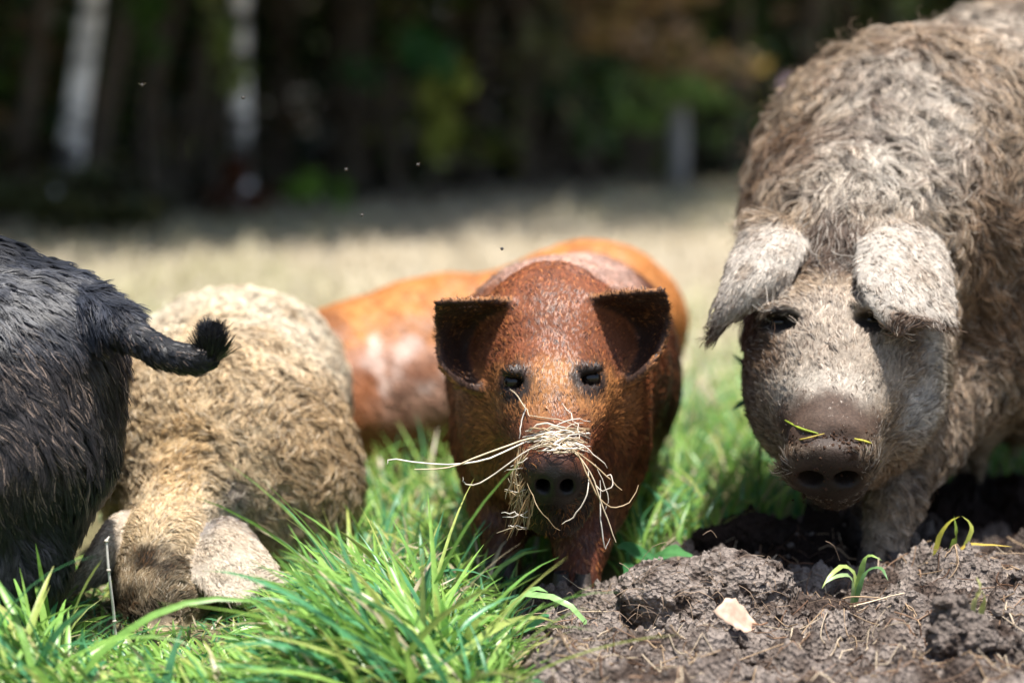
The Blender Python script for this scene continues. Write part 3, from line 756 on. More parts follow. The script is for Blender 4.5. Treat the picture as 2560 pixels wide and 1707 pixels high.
def build_wood():
    """the deep wood: far trunks, brush and closed canopy that read as one dark mass"""
    rng = np.random.default_rng(210); ps = []
    edge = lambda x: 11.4 + (x + 2.6) * .95
    for q in range(150):
        x = rng.uniform(-9, 13); y = edge(x) + 1.0 + 9 * rng.random() ** 1.2
        cols = WG if rng.random() < .6 else (WB if rng.random() < .6 else WY)
        ps.append(leaf_cloud(90, (x, y, rng.uniform(.1, 1.5)), (.8, .7, .7), .085, cols, rng))
    V, F, C = merge(ps)
    o = link('brushwood', mk_mesh('brushwood', V, F, False, {'col': C}), LEAF); tag(o, 'dark tangled brush filling the wood behind the meadow', 'undergrowth', kind='stuff')
    ps = []
    for q in range(230):
        x = rng.uniform(-14, 18); y = edge(x) + 1.9 + 15 * rng.random()
        ps.append(leaf_cloud(70, (x, y, rng.uniform(2.6, 9)), (1.6, 1.6, 1.0), .34, WG, rng))
    for q in range(250):                                              # back wall of foliage, low to high
        x = rng.uniform(-16, 24); y = edge(x) + 12 + 5 * rng.random()
        ps.append(leaf_cloud(80, (x, y, rng.uniform(.2, 7)), (1.6, 1.2, 1.4), .36, WG + WB, rng))
    V, F, C = merge(ps)
    o = link('wood_canopy', mk_mesh('wood_canopy', V, F, False, {'col': C}), LEAF); tag(o, 'closed leaf canopy and far foliage of the wood', 'wood', kind='stuff')
    ps = []
    for q in range(70):
        x = rng.uniform(-9, 14); y = edge(x) + 2 + 10 * rng.random(); b = np.array((x, y, -.1)); ln = rng.normal(.05, .08)
        V, F = tube([b, b + (ln * 2, 0, 2), b + (ln * 5, .1, 6)], [.07, .06, .03], 6); ps.append((V, F))
    for q in range(160):                                              # dead branches and twigs
        x = rng.uniform(-6, 8); y = edge(x) + .5 + 4 * rng.random(); b = np.array((x, y, rng.uniform(0, .6))); a = rng.uniform(0, 6.28); d = np.array((math.cos(a), math.sin(a) * .5, rng.uniform(-.1, .9)))
        V, F = tube([b, b + d * .5, b + d * 1.0 + (0, 0, -.05)], [.016, .012, .005], 4); ps.append((V, F))
    V, F, _ = merge(ps)
    tag(link('far_trunks', mk_mesh('far_trunks', V, F), BARK), 'far dark trunks and dead branches deep in the wood', 'wood', kind='stuff')
build_wood()
def bush(px, py, Y, r, cols, label, n=500, size=.05, seed=0, group=None):
    rng = np.random.default_rng(400 + seed); u = (px - 1280) / FPX; Y = (13.87 - .25) / (1 - .95 * u) + .15 * (seed % 3) - (.55 if seed > 11 else 0); c = P(px, py, Y); b = np.array((c[0], Y, float(ground_h(c[:1], np.array([Y]))[0]) - .02))
    root = thing('bush', b, label, 'bush', group)
    ps = [leaf_cloud(n // 8, c + rng.normal(0, .75, 3) * np.asarray(r), np.asarray(r) * rng.uniform(.3, .6), size, cols, rng) for q in range(8)]
    V, F, C = merge(ps); part('foliage', V, F, LEAF, root, False, {'col': C})
    for q in range(4):
        e = c + rng.normal(0, .35, 3) * np.asarray(r); V, F = tube([b + rng.normal(0, .02, 3) * (1, 1, 0), (b + e) / 2 + rng.normal(0, .03, 3), e], [.012, .009, .004], 5); part('stem', V, F, BARK, root)
bush(1640, 255, 16.6, (.30, .2, .16), [lin(150, 178, 96), lin(120, 150, 80), lin(130, 160, 90)], 'light green bush at the wood edge by the wooden post', seed=1)
bush(800, 520, 13.6, (.16, .15, .14), [lin(140, 176, 70), lin(110, 150, 60)], 'small bright green shrub on the edge of the dry grass', 300, .045, seed=2)
bush(1080, 300, 16.0, (.14, .15, .2), [lin(168, 176, 80), lin(140, 150, 70)], 'yellow-green sapling among the dark trunks', 240, .045, seed=3)
bush(1010, 140, 15.8, (.22, .15, .2), [lin(70, 120, 66), lin(60, 104, 56)], 'mid green bush under the trees behind the back pig', 300, .05, seed=4)
bush(540, 115, 13.6, (.13, .12, .12), [lin(150, 160, 90), lin(120, 140, 76)], 'pale green leaves beside the upright birch', 200, .045, seed=5)
bush(570, 470, 13.2, (.12, .12, .12), [lin(110, 66, 46), lin(90, 60, 44)], 'rusty brown bush at the foot of the upright birch', 260, .05, seed=6)
bush(1600, 45, 17.6, (.55, .3, .2), [lin(168, 140, 110), lin(150, 120, 84), lin(186, 160, 90)], 'tan autumn foliage hanging over the dark wood', 420, .07, seed=7)
bush(1320, 110, 17.0, (.16, .2, .28), [lin(120, 124, 84), lin(110, 104, 80)], 'grey-green bush before the dark trunks', 260, .05, seed=8)
bush(1480, 300, 17.2, (.12, .2, .22), [lin(84, 110, 60), lin(70, 96, 56)], 'dark green sapling beside the light bush', 220, .05, seed=9)
bush(380, 60, 13.4, (.12, .12, .12), [lin(80, 110, 44), lin(66, 96, 44)], 'green leaves between the leaning and upright birches', 200, .045, seed=10)

bush(110, 520, 11.4, (.3, .15, .10), [lin(84, 84, 50), lin(66, 74, 44)], 'low dull scrub round the foot of the leaning birch', 900, .05, seed=12)
bush(330, 500, 11.4, (.25, .15, .10), [lin(74, 70, 50), lin(60, 62, 44)], 'low dark scrub between the two birches', 360, .05, seed=15)
POSTW = plain_mat('weathered_wood', (.24, .235, .23), .85, .2, 30, .3, .5, .01)
def post(px, py, Y, h, w, label):
    b = P(px, py, Y); b[2] = float(ground_h(b[:1], np.array([Y]))[0]) - .05
    V = []; F = []
    for j, (z, s) in enumerate(((0, 1), (h * .5, .98), (h - .03, .96), (h, .72))):
        for a in np.arange(8) * math.pi / 4 + .39: V.append((s * w * math.cos(a) * (1 + .1 * math.sin(j * 3 + a * 2)), s * w * math.sin(a), z))
    for j in range(3):
        for k in range(8): F.append((j * 8 + k, j * 8 + (k + 1) % 8, j * 8 + 8 + (k + 1) % 8, j * 8 + 8 + k))
    V.append((0, 0, h)); V.append((0, 0, h))
    F += [(24 + k, 24 + (k + 1) % 8, 32, 33) for k in range(8)]
    me = mk_mesh('fence_post', np.array(V), np.array(F)[:24], False)
    import bmesh
    bm = bmesh.new(); bm.from_mesh(me); bmesh.ops.holes_fill(bm, edges=bm.edges[:]); bm.to_mesh(me); bm.free()
    o = link('fence_post', me, POSTW, loc=b); return tag(o, label, 'post')
post(1695, 465, 14.5, .58, .062, 'grey weathered wooden post at the edge of the dry meadow')
def flower_spike():
    c = P(1975, 235, 11.0); b = np.array((c[0], 11.0, 0.0)); rng = np.random.default_rng(5)
    root = thing('flower_spike', b, 'pale pink flower spike standing in the dark behind the sow', 'flower')
    V, F = tube([b, (b + c) / 2 + (.03, 0, 0), c], [.008, .006, .004], 5); part('stem', V, F, leafy, root, attrs={'col': np.tile(lin(90, 100, 60), (len(V), 1))})
    V, F, C = leaf_cloud(120, c, (.035, .03, .075), .022, [lin(214, 196, 206), lin(190, 168, 182)], rng); part('blossom', V, F, LEAF, root, False, {'col': C})
leafy = LEAF
flower_spike()

# ------------------------------------------------------------------ pigs
FUR_RED = fur_mat('russet_coat', 0.42, 0.5, 0.2)
FUR_SOW = fur_mat('woolly_coat', 0.5, 0.3, 0.3, 0.4)
FUR_BLOND = fur_mat('blond_coat', 0.55, 0.1, 0.35, 0.62)
FUR_BLACK = fur_mat('black_coat', 0.40, 0.35, 0.1)
SKIN = skin_mat('pig_skin')
EYE = plain_mat('eye_dark', (0.012, 0.008, 0.006), 0.09, 0.4, 300, 0.1, 0.0)
HOOF = plain_mat('hoof_horn', (0.045, 0.035, 0.03), 0.55, 0.4, 120, .3, .3)


def build_red_pig():
    rng = np.random.default_rng(11)
    S = SDF(); EARS = []
    Y = 3.56
    # trunk
    S.ell(P(1382, 1000, 3.62), (.142, .20, .175), .06)
    S.ell(P(1448, 930, 3.92), (.163, .30, .192), .09)
    S.ell(P(1478, 905, 4.12), (.140, .17, .165), .09)
    S.cone(P(1385, 900, 3.40), P(1390, 900, 3.66), .118, .15, .08)           # neck
    S.ell(P(1375, 1130, 3.52), (.115, .12, .115), .06)                        # brisket
    # head
    S.ell(P(1378, 850, 3.42), (.086, .10, .105), .05)
    S.cone(P(1380, 870, 3.345), P(1385, 1010, 3.27), .070, .064, .05)
    S.cone(P(1383, 1000, 3.285), P(1388, 1172, 3.15), .064, .0435, .05)
    for sx in (-1, 1):
        S.ell(P(1382 + sx * 118, 1035, 3.40), (.062, .085, .105), .06)        # jowls
        S.ell(P(1382 + sx * 88, 915, 3.335), (.034, .035, .026), .03)          # brow
    S.cone(P(1385, 1180, 3.36), P(1388, 1250, 3.205), .066, .046, .04)         # lower jaw
    nose_n = np.array((0.0, -0.93, -0.36)); nose_n /= np.linalg.norm(nose_n)
    nu = np.array((1.0, 0, 0)); nw = np.cross(nu, nose_n)
    ROT = np.stack([nu, nose_n, nw])
    nc = P(1387, 1196, 3.135)
    S.ell(nc, (.0445, .018, .039), .012, rot=ROT)                             # snout disc
    for sx in (-1, 1):
        S.cone(nc + nu * sx * .0155 + nose_n * .022, nc + nu * sx * .0145 - nose_n * .02, .0088, .006, .006, 's', squash=(nw, 1.25))
    S.cone(P(1330, 1236, 3.10), P(1440, 1236, 3.10), .004, .004, .012, 's')   # mouth line
    # eye hollows
    eyes = []
    for ex, ey in ((1284, 957), (1477, 948)):
        h = S.hit(ex, ey, 3.0, 3.7); eyes.append(h)
    for h in eyes:
        S.ell(h + np.array((0, -.003, 0)), (.0165, .013, .0120), .007, 's')
        S.ell(h + np.array((0, .0045, .0145)), (.0165, .0125, .0065), .011)      # lids
        S.ell(h + np.array((0, .0070, -.0140)), (.0145, .0095, .0055), .011)
    # forelegs
    S.cone(P(1262, 1120, 3.52), P(1252, 1310, 3.45), .062, .036, .05)
    S.cone(P(1252, 1310, 3.45), P(1246, 1470, 3.41), .036, .027, .02)
    S.cone(P(1492, 1140, 3.50), P(1458, 1340, 3.37), .064, .038, .05)
    S.cone(P(1458, 1340, 3.37), P(1432, 1500, 3.30), .038, .027, .02)
    # hind legs
    for px in (1400, 1560):
        a = P(px, 1000, 4.08); S.cone(a, a + np.array((0, .06, -.14)), .08, .045, .05)
        S.cone(a + np.array((0, .06, -.14)), np.array((a[0], a[1] + .03, .03)), .04, .027, .03)
    # ears
    EARS.append(S.sheet([[P(1305, 768, 3.365), P(1300, 815, 3.40), P(1285, 880, 3.39), P(1262, 940, 3.335)],
             [P(1240, 742, 3.275), P(1225, 800, 3.44), P(1215, 890, 3.43), P(1220, 1000, 3.305)],
             [P(1160, 755, 3.265), P(1140, 810, 3.40), P(1135, 895, 3.40), P(1150, 975, 3.295)],
             [P(1094, 756, 3.285), P(1100, 815, 3.33), P(1096, 870, 3.33), P(1106, 915, 3.295)]], (.0085, .0058), .016))
    EARS.append(S.sheet([[P(1445, 766, 3.365), P(1465, 815, 3.40), P(1488, 870, 3.39), P(1515, 925, 3.335)],
             [P(1518, 732, 3.275), P(1535, 795, 3.44), P(1550, 870, 3.43), P(1545, 972, 3.305)],
             [P(1592, 732, 3.265), P(1610, 795, 3.40), P(1618, 865, 3.40), P(1595, 955, 3.295)],
             [P(1658, 728, 3.285), P(1672, 790, 3.33), P(1672, 840, 3.33), P(1632, 902, 3.295)]], (.0085, .0058), .016))
    base = np.array((P(1382, 900, 3.7)[0], 3.7, 0.0))
    root = thing('pig', base, 'russet brown pig walking with dry hay heaped on its dark snout', 'pig')
    xs = axis_grid(-.14, .36, .0042, .011, P(1090, 0, 3.35)[0], P(1660, 0, 3.35)[0])
    ys = axis_grid(3.05, 4.38, .0042, .014, 3.08, 3.47)
    zs = axis_grid(-.005, .52, .0042, .011, .12, .44)
    V, F = S.mesh(xs, ys, zs, disp=lambda p: .004 * fbm(p / .07, 3, 5) * sm(p[:, 1], 3.2, 3.45) + .0012 * noise(p / .018, 9))
    base_c = np.array((.275, .084, .031)); org = np.array((.50, .205, .062)); dark = np.array((.075, .026, .014))
    black = np.array((.016, .012, .011))
    zones = [(P(1410, 640, 3.8), (.18, .4, .10), np.array((.84, .58, .48)), .8),  # pale back: whitish sun sheen painted into the coat colour
             (P(1378, 745, 3.45), (.085, .12, .05), np.array((.10, .036, .03)), .75),     # dark poll
             (P(1380, 820, 3.36), (.06, .08, .035), np.array((.14, .045, .022)), .6),
             (P(1385, 985, 3.27), (.095, .12, .060), np.array((.56, .25, .08)), .95),
             (P(1535, 1000, 3.36), (.045, .1, .07), org, .8), (P(1228, 1000, 3.36), (.045, .1, .07), org, .7),
             (P(1388, 1090, 3.19), (.05, .06, .022), np.array((.14, .085, .05)), .8),       # dusty bridge of nose
             (P(1388, 1250, 3.18), (.08, .15, .042), dark, .85),
             (P(1260, 1400, 3.45), (.06, .2, .11), np.array((.12, .035, .016)), .8), (P(1460, 1400, 3.35), (.07, .2, .11), np.array((.15, .043, .02)), .8),
             (P(1660, 1000, 3.9), (.07, .4, .3), np.array((.11, .032, .018)), .7),  # right flank darkened: its shade is painted into the coat
             (P(1388, 1250, 3.18), (.08, .15, .042), dark, .3)]
    bare = [(nc + nose_n * .006, (.052, .040, .050), black, 1.0), (P(1388, 1278, 3.19), (.075, .11, .044), black * 1.1, .95)]
    for h in eyes: bare.append((h + np.array((0, 0, -.002)), (.034, .05, .034), black * 1.4, .97))
    def colour(p, k=1.0):
        nz = fbm(p / .02, 3, 3)
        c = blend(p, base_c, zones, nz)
        c = mixc(c, dark, np.clip(.30 * noise(p / .05, 8) + .12, 0, 1))
        ew, es, ea = ear_mask(p, EARS); c = mixc(c, np.where((es > 0)[:, None], np.array((.040, .018, .011)), np.array((.42, .19, .075))), ew * .93)
        return blend(p, base_c, [], nz) * 0 + blend_over(p, c, bare, nz)
    def length(p):
        L = blend(p, .013, [(P(1380, 860, 3.33), (.16, .2, .17), .0085), (P(1388, 1110, 3.17), (.07, .1, .05), .005),
                            (P(1260, 1420, 3.45), (.08, .2, .12), .010), (P(1460, 1420, 3.35), (.08, .2, .12), .010),
                            (P(1388, 1270, 3.2), (.06, .1, .035), .012), (P(1180, 855, 3.36), (.075, .08, .075), .006), (P(1590, 840, 3.36), (.075, .08, .075), .006),
                            (nc + nose_n * .012, (.043, .026, .040), 0.0)] + [(h + np.array((0, -.006, 0)), (.0165, .03, .0105), 0.0) for h in eyes])[:, 0]
        ew, es, ea = ear_mask(p, EARS); return L * (1 - ew) + ew * np.where(es > 0, .0055, .0085)
    ctrl = [(P(1385, 1150, 3.15), (0, .6, .8), .08), (P(1385, 960, 3.28), (0, .5, 1), .08), (P(1380, 820, 3.36), (0, .6, 1), .09),
            (P(1250, 1000, 3.4), (-.7, .5, .15), .07), (P(1520, 1000, 3.4), (.7, .5, .15), .07),
            (P(1260, 880, 3.36), (-.9, .2, .3), .05), (P(1510, 880, 3.36), (.9, .2, .3), .05),
            (P(1180, 850, 3.38), (-1, -.1, -.1), .05), (P(1580, 830, 3.38), (1, -.1, -.1), .05),
            (P(1385, 700, 3.6), (0, 1, .1), .14), (P(1440, 650, 3.9), (.05, 1, -.1), .2), (P(1650, 950, 3.9), (.1, .5, -1), .15), (P(1180, 1100, 3.6), (-.1, .4, -1), .12),
            (P(1260, 1350, 3.45), (0, .1, -1), .13), (P(1460, 1350, 3.35), (0, .1, -1), .13), (P(1385, 1290, 3.2), (0, .4, -1), .06)]
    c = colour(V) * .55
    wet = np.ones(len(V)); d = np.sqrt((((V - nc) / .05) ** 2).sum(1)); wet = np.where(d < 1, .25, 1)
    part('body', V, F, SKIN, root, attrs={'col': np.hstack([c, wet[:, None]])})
    fl = lambda p: flow_field(p, ctrl)
    hd = lambda c, n: (.25 + .75 * sm(-c[:, 1], -3.75, -3.45)) * (0.35 + .65 * sm(-n[:, 1], -.5, .1))
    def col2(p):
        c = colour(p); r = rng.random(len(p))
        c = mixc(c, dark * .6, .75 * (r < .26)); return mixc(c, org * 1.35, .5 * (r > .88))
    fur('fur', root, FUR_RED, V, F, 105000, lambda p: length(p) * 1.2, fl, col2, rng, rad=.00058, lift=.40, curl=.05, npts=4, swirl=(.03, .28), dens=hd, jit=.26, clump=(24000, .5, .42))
    # whiskers on jaw and brow
    fur('bristles', root, FUR_RED, V, F, 900, lambda p: blend(p, 0.0, [(P(1385, 1200, 3.22), (.14, .2, .075), .026), (P(1284, 925, 3.3), (.03, .05, .016), .02), (P(1477, 915, 3.3), (.03, .05, .016), .02), (nc + nose_n * .01, (.045, .03, .042), 0.0)])[:, 0], fl,
        lambda p: np.tile(np.array((.10, .05, .035)), (len(p), 1)), rng, rad=.00028, lift=.9, npts=5, droop=.3)
    for h in eyes:
        part('eye', *orb(h + np.array((0, .0120, -.0005)), .0130, sq=(1.1, .9, 1.0)), EYE, root)
    hoof(root, (P(1246, 1480, 3.40)[0], 3.40, 0.0), .030, HOOF); hoof(root, (P(1430, 1500, 3.29)[0], 3.29, 0.0), .030, HOOF)
    return S, nc, nose_n
def blend_over(p, c, zones, nz=None):
    for z in zones:
        d = np.sqrt((((p - np.asarray(z[0])) / z[1]) ** 2).sum(1))
        if nz is not None: d = d + nz * .2
        w = (1 - sm(d, .65, 1.1)) * (z[3] if len(z) > 3 else 1.0)
        c = c * (1 - w[:, None]) + np.asarray(z[2]) * w[:, None]
    return c

def build_sow():
    rng = np.random.default_rng(22)
    S = SDF(); EARS = []
    # trunk
    S.ell(P(2335, 512, 3.85), (.275, .30, .275), .1)
    S.ell(P(2740, 405, 4.36), (.31, .46, .325), .16)
    S.ell(P(2420, 690, 3.95), (.22, .30, .225), .1)
    S.ell(P(2560, 440, 4.12), (.27, .3, .292), .12)
    S.ell(P(2640, 690, 4.25), (.26, .40, .235), .1)
    S.cone(P(2150, 620, 3.58), P(2290, 560, 3.82), .155, .24, .12)            # neck
    # head
    S.ell(P(2115, 660, 3.56), (.112, .115, .115), .07)
    S.cone(P(2100, 720, 3.475), P(2095, 900, 3.37), .092, .088, .06)
    S.cone(P(2095, 900, 3.365), P(2078, 1110, 3.235), .086, .060, .06)
    S.ell(P(2235, 905, 3.46), (.075, .11, .125), .07)                         # jowls
    S.ell(P(1975, 900, 3.46), (.060, .11, .115), .07)
    S.ell(P(2200, 1010, 3.38), (.062, .08, .085), .06)
    S.ell(P(1990, 1010, 3.38), (.050, .08, .075), .06)
    S.cone(P(2110, 1080, 3.46), P(2085, 1195, 3.27), .075, .042, .05)         # lower jaw
    for ex, sx in ((1958, -1), (2186, 1)):
        S.ell(P(ex, 762, 3.40), (.036, .04, .022), .03)                        # brow
    nose_n = np.array((-.10, -.80, -.56)); nose_n /= np.linalg.norm(nose_n)
    nu = np.array((1.0, -.08, .10)); nu -= nu @ nose_n * nose_n; nu /= np.linalg.norm(nu); nw = np.cross(nu, nose_n)
    nc = P(2072, 1172, 3.205)
    S.ell(nc, (.061, .022, .050), .012, rot=np.stack([nu, nose_n, nw]))
    for sx in (-1, 1):
        S.cone(nc + nu * sx * .026 + nose_n * .03 + nw * .002, nc + nu * sx * .022 - nose_n * .02 + nw * .004, .0150, .009, .008, 's', squash=(nu, 1.35))
    S.cone(P(1990, 1096, 3.175), P(2160, 1090, 3.175), .006, .006, .014, 's')  # crease behind the disc
    eyes = [S.hit(1953, 806, 3.1, 3.8), S.hit(2182, 800, 3.1, 3.8)]
    for h in eyes: S.ell(h + np.array((0, -.004, .002)), (.024, .019, .015), .02, 's'); S.ell(h + np.array((0, .006, .0175)), (.026, .018, .009), .016); S.ell(h + np.array((0, .011, -.0165)), (.022, .014, .008), .014)
    for q in range(5):   # cheek wrinkles under the eye
        S.bump(P(2290 + 9 * q, 850 + 26 * q, 3.39), .013, -.004)
    # forelegs
    S.ell(P(2440, 770, 3.72), (.12, .14, .15), .08)
    S.cone(P(2410, 890, 3.66), P(2300, 1085, 3.53), .098, .062, .05)
    S.cone(P(2300, 1085, 3.53), P(2232, 1260, 3.455), .056, .034, .03)
    S.cone(P(2232, 1260, 3.455), P(2196, 1440, 3.42), .033, .031, .03)
    S.cone(P(2150, 1000, 3.80), P(2118, 1200, 3.72), .09, .052, .05)
    S.cone(P(2118, 1200, 3.72), P(2112, 1370, 3.68), .048, .038, .03)
    # hind legs
    for x in (.78, 1.20):
        a = np.array((x, 4.72, .38)); S.cone(a, a + np.array((.02, .1, -.20)), .13, .06, .08)
        S.cone(a + np.array((.02, .1, -.20)), np.array((x + .02, 4.76, .02)), .055, .04, .03)
    # udder
    for px, py, Yd, r in ((2432, 1060, 3.98, .062), (2395, 1080, 4.10, .055), (2520, 1010, 4.12, .07), (2590, 1030, 4.0, .06)):
        a = P(px, py, Yd); S.cone(a + np.array((0, 0, .06)), a, r * 1.25, r * .8, .05)
        S.cone(a, a + np.array((.010, 0, -.066)), r * .62, .0115, .02)
        S.cone(a + np.array((.010, 0, -.066)), a + np.array((.012, -.002, -.092)), .011, .009, .008)
    # ears: outer side to the front
    EARS.append(S.sheet([[P(2005, 575, 3.46), P(1965, 545, 3.44), P(1925, 540, 3.46), P(1880, 560, 3.52)],
             [P(2010, 645, 3.37), P(1940, 615, 3.32), P(1870, 620, 3.33), P(1822, 640, 3.39)],
             [P(1985, 745, 3.33), P(1905, 745, 3.30), P(1850, 740, 3.31), P(1798, 735, 3.35)],
             [P(1840, 775, 3.37), P(1815, 805, 3.35), P(1795, 830, 3.36), P(1778, 842, 3.37)]], (.0085, .0056), .014))
    EARS.append(S.sheet([[P(2180, 560, 3.45), P(2235, 530, 3.43), P(2285, 535, 3.45), P(2335, 570, 3.52)],
             [P(2110, 645, 3.33), P(2220, 610, 3.295), P(2305, 615, 3.30), P(2375, 645, 3.38)],
             [P(2150, 765, 3.27), P(2230, 745, 3.255), P(2310, 750, 3.265), P(2395, 765, 3.32)],
             [P(2248, 842, 3.25), P(2285, 800, 3.25), P(2325, 800, 3.26), P(2378, 815, 3.29)]], (.0085, .0056), .014))
    root = thing('pig', (P(2330, 0, 3.9)[0], 3.9, 0.0), 'large woolly grey-tan sow with curly coat and flopped pale ears', 'pig')
    xs = axis_grid(.28, 1.45, .0048, .016, P(1770, 0, 3.38)[0], P(2400, 0, 3.38)[0])
    ys = axis_grid(3.13, 4.95, .0048, .018, 3.15, 3.56)
    zs = axis_grid(-.005, .89, .0048, .016, .12, .58)
    V, F = S.mesh(xs, ys, zs, disp=lambda p: .007 * fbm(p / .06, 3, 15) * sm(p[:, 1], 3.45, 3.65) + .0016 * noise(p / .02, 19))
    grey = np.array((.46, .345, .235)); pale = np.array((.70, .63, .54)); tan = np.array((.34, .205, .118)); brown = np.array((.15, .082, .05))
    black = np.array((.018, .014, .013)); mud = np.array((.105, .058, .038))
    zones = [(P(2260, 330, 3.6), (.11, .3, .15), pale, .75), (P(2120, 480, 3.6), (.11, .2, .10), pale, .8), (P(2450, 150, 4.0), (.25, .3, .09), pale, .7),
             (P(2400, 650, 3.65), (.14, .2, .22), tan, .75), (P(2000, 430, 3.7), (.06, .2, .10), tan, .65),
             (P(2520, 620, 3.8), (.10, .3, .25), brown, .55),
             (P(2092, 630, 3.43), (.066, .12, .075), brown * .5, .92),
             (P(2090, 880, 3.31), (.10, .2, .10), np.array((.56, .47, .38)), .85),
             (P(2060, 985, 3.26), (.085, .2, .045), pale, .6),
             (P(2245, 880, 3.38), (.045, .1, .06), tan * .9, .6), (P(1925, 880, 3.38), (.035, .1, .06), tan * .65, .8),
             (P(2262, 1020, 3.36), (.05, .1, .06), np.array((.74, .69, .63)), .85), (P(2310, 900, 3.4), (.03, .1, .10), pale * .9, .6),
             (P(1905, 900, 3.42), (.035, .1, .13), brown * .8, .7), (P(1918, 800, 3.41), (.056, .1, .056), black * 2.0, .92), (P(2195, 800, 3.39), (.045, .06, .032), brown * .4, .88),  # first zone paints the shade on the left of the face into the coat
             
             (P(2252, 825, 3.28), (.022, .06, .018), np.array((.13, .115, .125)), .95),
             (P(2142, 690, 3.37), (.008, .05, .008), brown * .5, .9), (P(2166, 722, 3.36), (.007, .05, .01), brown * .5, .9),
             (P(2330, 1060, 3.55), (.12, .2, .13), np.array((.33, .245, .17)), .8), (P(2200, 1360, 3.43), (.08, .1, .05), np.array((.56, .45, .34)), .7),
             (P(2180, 1460, 3.42), (.09, .2, .028), mud, .8), (P(2115, 1300, 3.7), (.07, .12, .13), brown * .7, .8),
             (P(2540, 900, 3.95), (.12, .2, .08), brown * .8, .6)]
    bare = [(P(2068, 1060, 3.24), (.088, .09, .048), mud, .95), (P(2066, 1020, 3.27), (.055, .08, .036), mud, .85), (nc, (.074, .055, .062), mud * .5, .97), (P(2085, 1235, 3.26), (.10, .12, .045), mud * .35, .92), (nc + nose_n * .015, (.04, .03, .026), mud * .22, .9)]
    for h in eyes: bare.append((h, (.030, .03, .024), black, .92))
    def colour(p):
        nz = fbm(p / .025, 3, 23)
        c = blend(p, grey, zones, nz)
        c = mixc(c, brown, np.clip(.85 * fbm(p / .045, 2, 28) * sm(p[:, 1], 3.42, 3.6) + .03, 0, .75))
        ew, es, ea = ear_mask(p, EARS); ec = mixc(np.tile(np.array((.69, .62, .54)), (len(p), 1)), np.array((.40, .31, .23)), np.clip(1.2 * nz + .1, 0, .7)); ec = mixc(ec, brown, sm(ea + .12 * nz, .84, 1.0) * .85)
        c = mixc(c, ec, ew * sm(ea, 0, .12) * .95)
        return blend_over(p, c, bare, nz)
    facec = P(2090, 860, 3.33)
    def length(p):
        ew, es, ea = ear_mask(p, EARS); ew = ew * sm(ea, 0, .15)
        return ew * (.0095 + .012 * sm(ea, .8, 1)) + (1 - ew) * blend(p, .034, [(P(2090, 900, 3.36), (.19, .2, .21), .016), (P(2085, 990, 3.28), (.11, .15, .07), .0105), (P(2062, 1070, 3.22), (.09, .1, .05), .004), (P(2085, 1240, 3.28), (.12, .14, .06), .006),
                               (P(2100, 590, 3.46), (.07, .12, .06), .030), 
                               (P(2330, 1100, 3.55), (.15, .2, .17), .020), (P(2200, 1370, 3.43), (.10, .2, .11), .012), (P(2450, 1120, 4.0), (.1, .2, .085), .008),
                               (nc + nose_n * .015, (.062, .042, .052), 0.0)] + [(h + np.array((0, -.01, 0)), (.026, .03, .017), 0.0) for h in eyes])[:, 0]
    ctrl = [(P(2080, 1090, 3.2), (0, .5, 1), .07), (P(2095, 900, 3.32), (.0, .5, 1), .10), (P(2100, 740, 3.42), (0, .4, 1), .07), (P(2105, 600, 3.47), (.02, -.5, -1), .05),
            (P(2260, 950, 3.4), (1, .5, .1), .08), (P(1930, 950, 3.4), (-.9, .5, .1), .07),
            (P(1890, 660, 3.37), (-.5, -.2, -1), .09), (P(2265, 680, 3.35), (.35, -.2, -1), .09),
            (P(2150, 480, 3.6), (-.1, -.3, -1), .10), (P(2250, 300, 3.7), (-.3, -.2, -1), .16), (P(2450, 450, 3.7), (.2, .1, -1), .2), (P(2000, 350, 3.75), (-.7, -.2, -.7), .12),
            (P(2600, 150, 4.0), (.5, .2, -.8), .2), (P(2450, 800, 3.65), (.1, .1, -1), .16), (P(2330, 1080, 3.53), (.5, -.1, -.9), .12), (P(2190, 1350, 3.42), (0, 0, -1), .1), (P(2560, 1000, 4.0), (.8, .1, -.5), .15)]
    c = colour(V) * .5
    fl = lambda p: flow_field(p, ctrl)
    wet = np.where(np.sqrt((((V - nc) / .06) ** 2).sum(1)) < 1, .6, 1)
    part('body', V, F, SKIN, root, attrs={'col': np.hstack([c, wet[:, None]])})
    body = lambda p: sm(np.sqrt((((p - P(2090, 880, 3.34)) / np.array((.17, .2, .25))) ** 2).sum(1)), .9, 1.2)
    def col2(p):
        c = colour(p); r = rng.random(len(p)); lk = noise(p / .011, 41)
        c = mixc(c, brown * .8, np.clip(.75 * (r < .16) + .35 * np.clip(lk, 0, 1), 0, .8)); return mixc(c, pale * 1.1, .55 * (r > .84))
    vis = lambda c, n: (.30 + .70 * sm(-c[:, 1], -4.35, -3.9)) * (.25 + .75 * sm(-n[:, 1] + .3 * n[:, 2], -.45, .05))
    face_d = lambda c, n: vis(c, n) * (1 - .92 * body(c)) * 1.6
    body_d = lambda c, n: vis(c, n) * (.02 + body(c))
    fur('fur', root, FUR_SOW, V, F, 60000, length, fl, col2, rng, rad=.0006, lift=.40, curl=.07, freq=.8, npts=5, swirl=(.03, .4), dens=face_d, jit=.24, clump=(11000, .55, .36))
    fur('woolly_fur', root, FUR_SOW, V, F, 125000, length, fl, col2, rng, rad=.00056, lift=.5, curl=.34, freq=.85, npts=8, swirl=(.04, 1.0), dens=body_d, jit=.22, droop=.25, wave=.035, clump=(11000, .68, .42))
    fur('stray_hair', root, FUR_SOW, V, F, 2600, lambda p: length(p) * 1.5, fl, lambda p: mixc(colour(p), brown, np.full(len(p), .5)), rng, rad=.0004, lift=1.1, curl=.25, freq=.8, npts=8, dens=body_d, jit=.5)
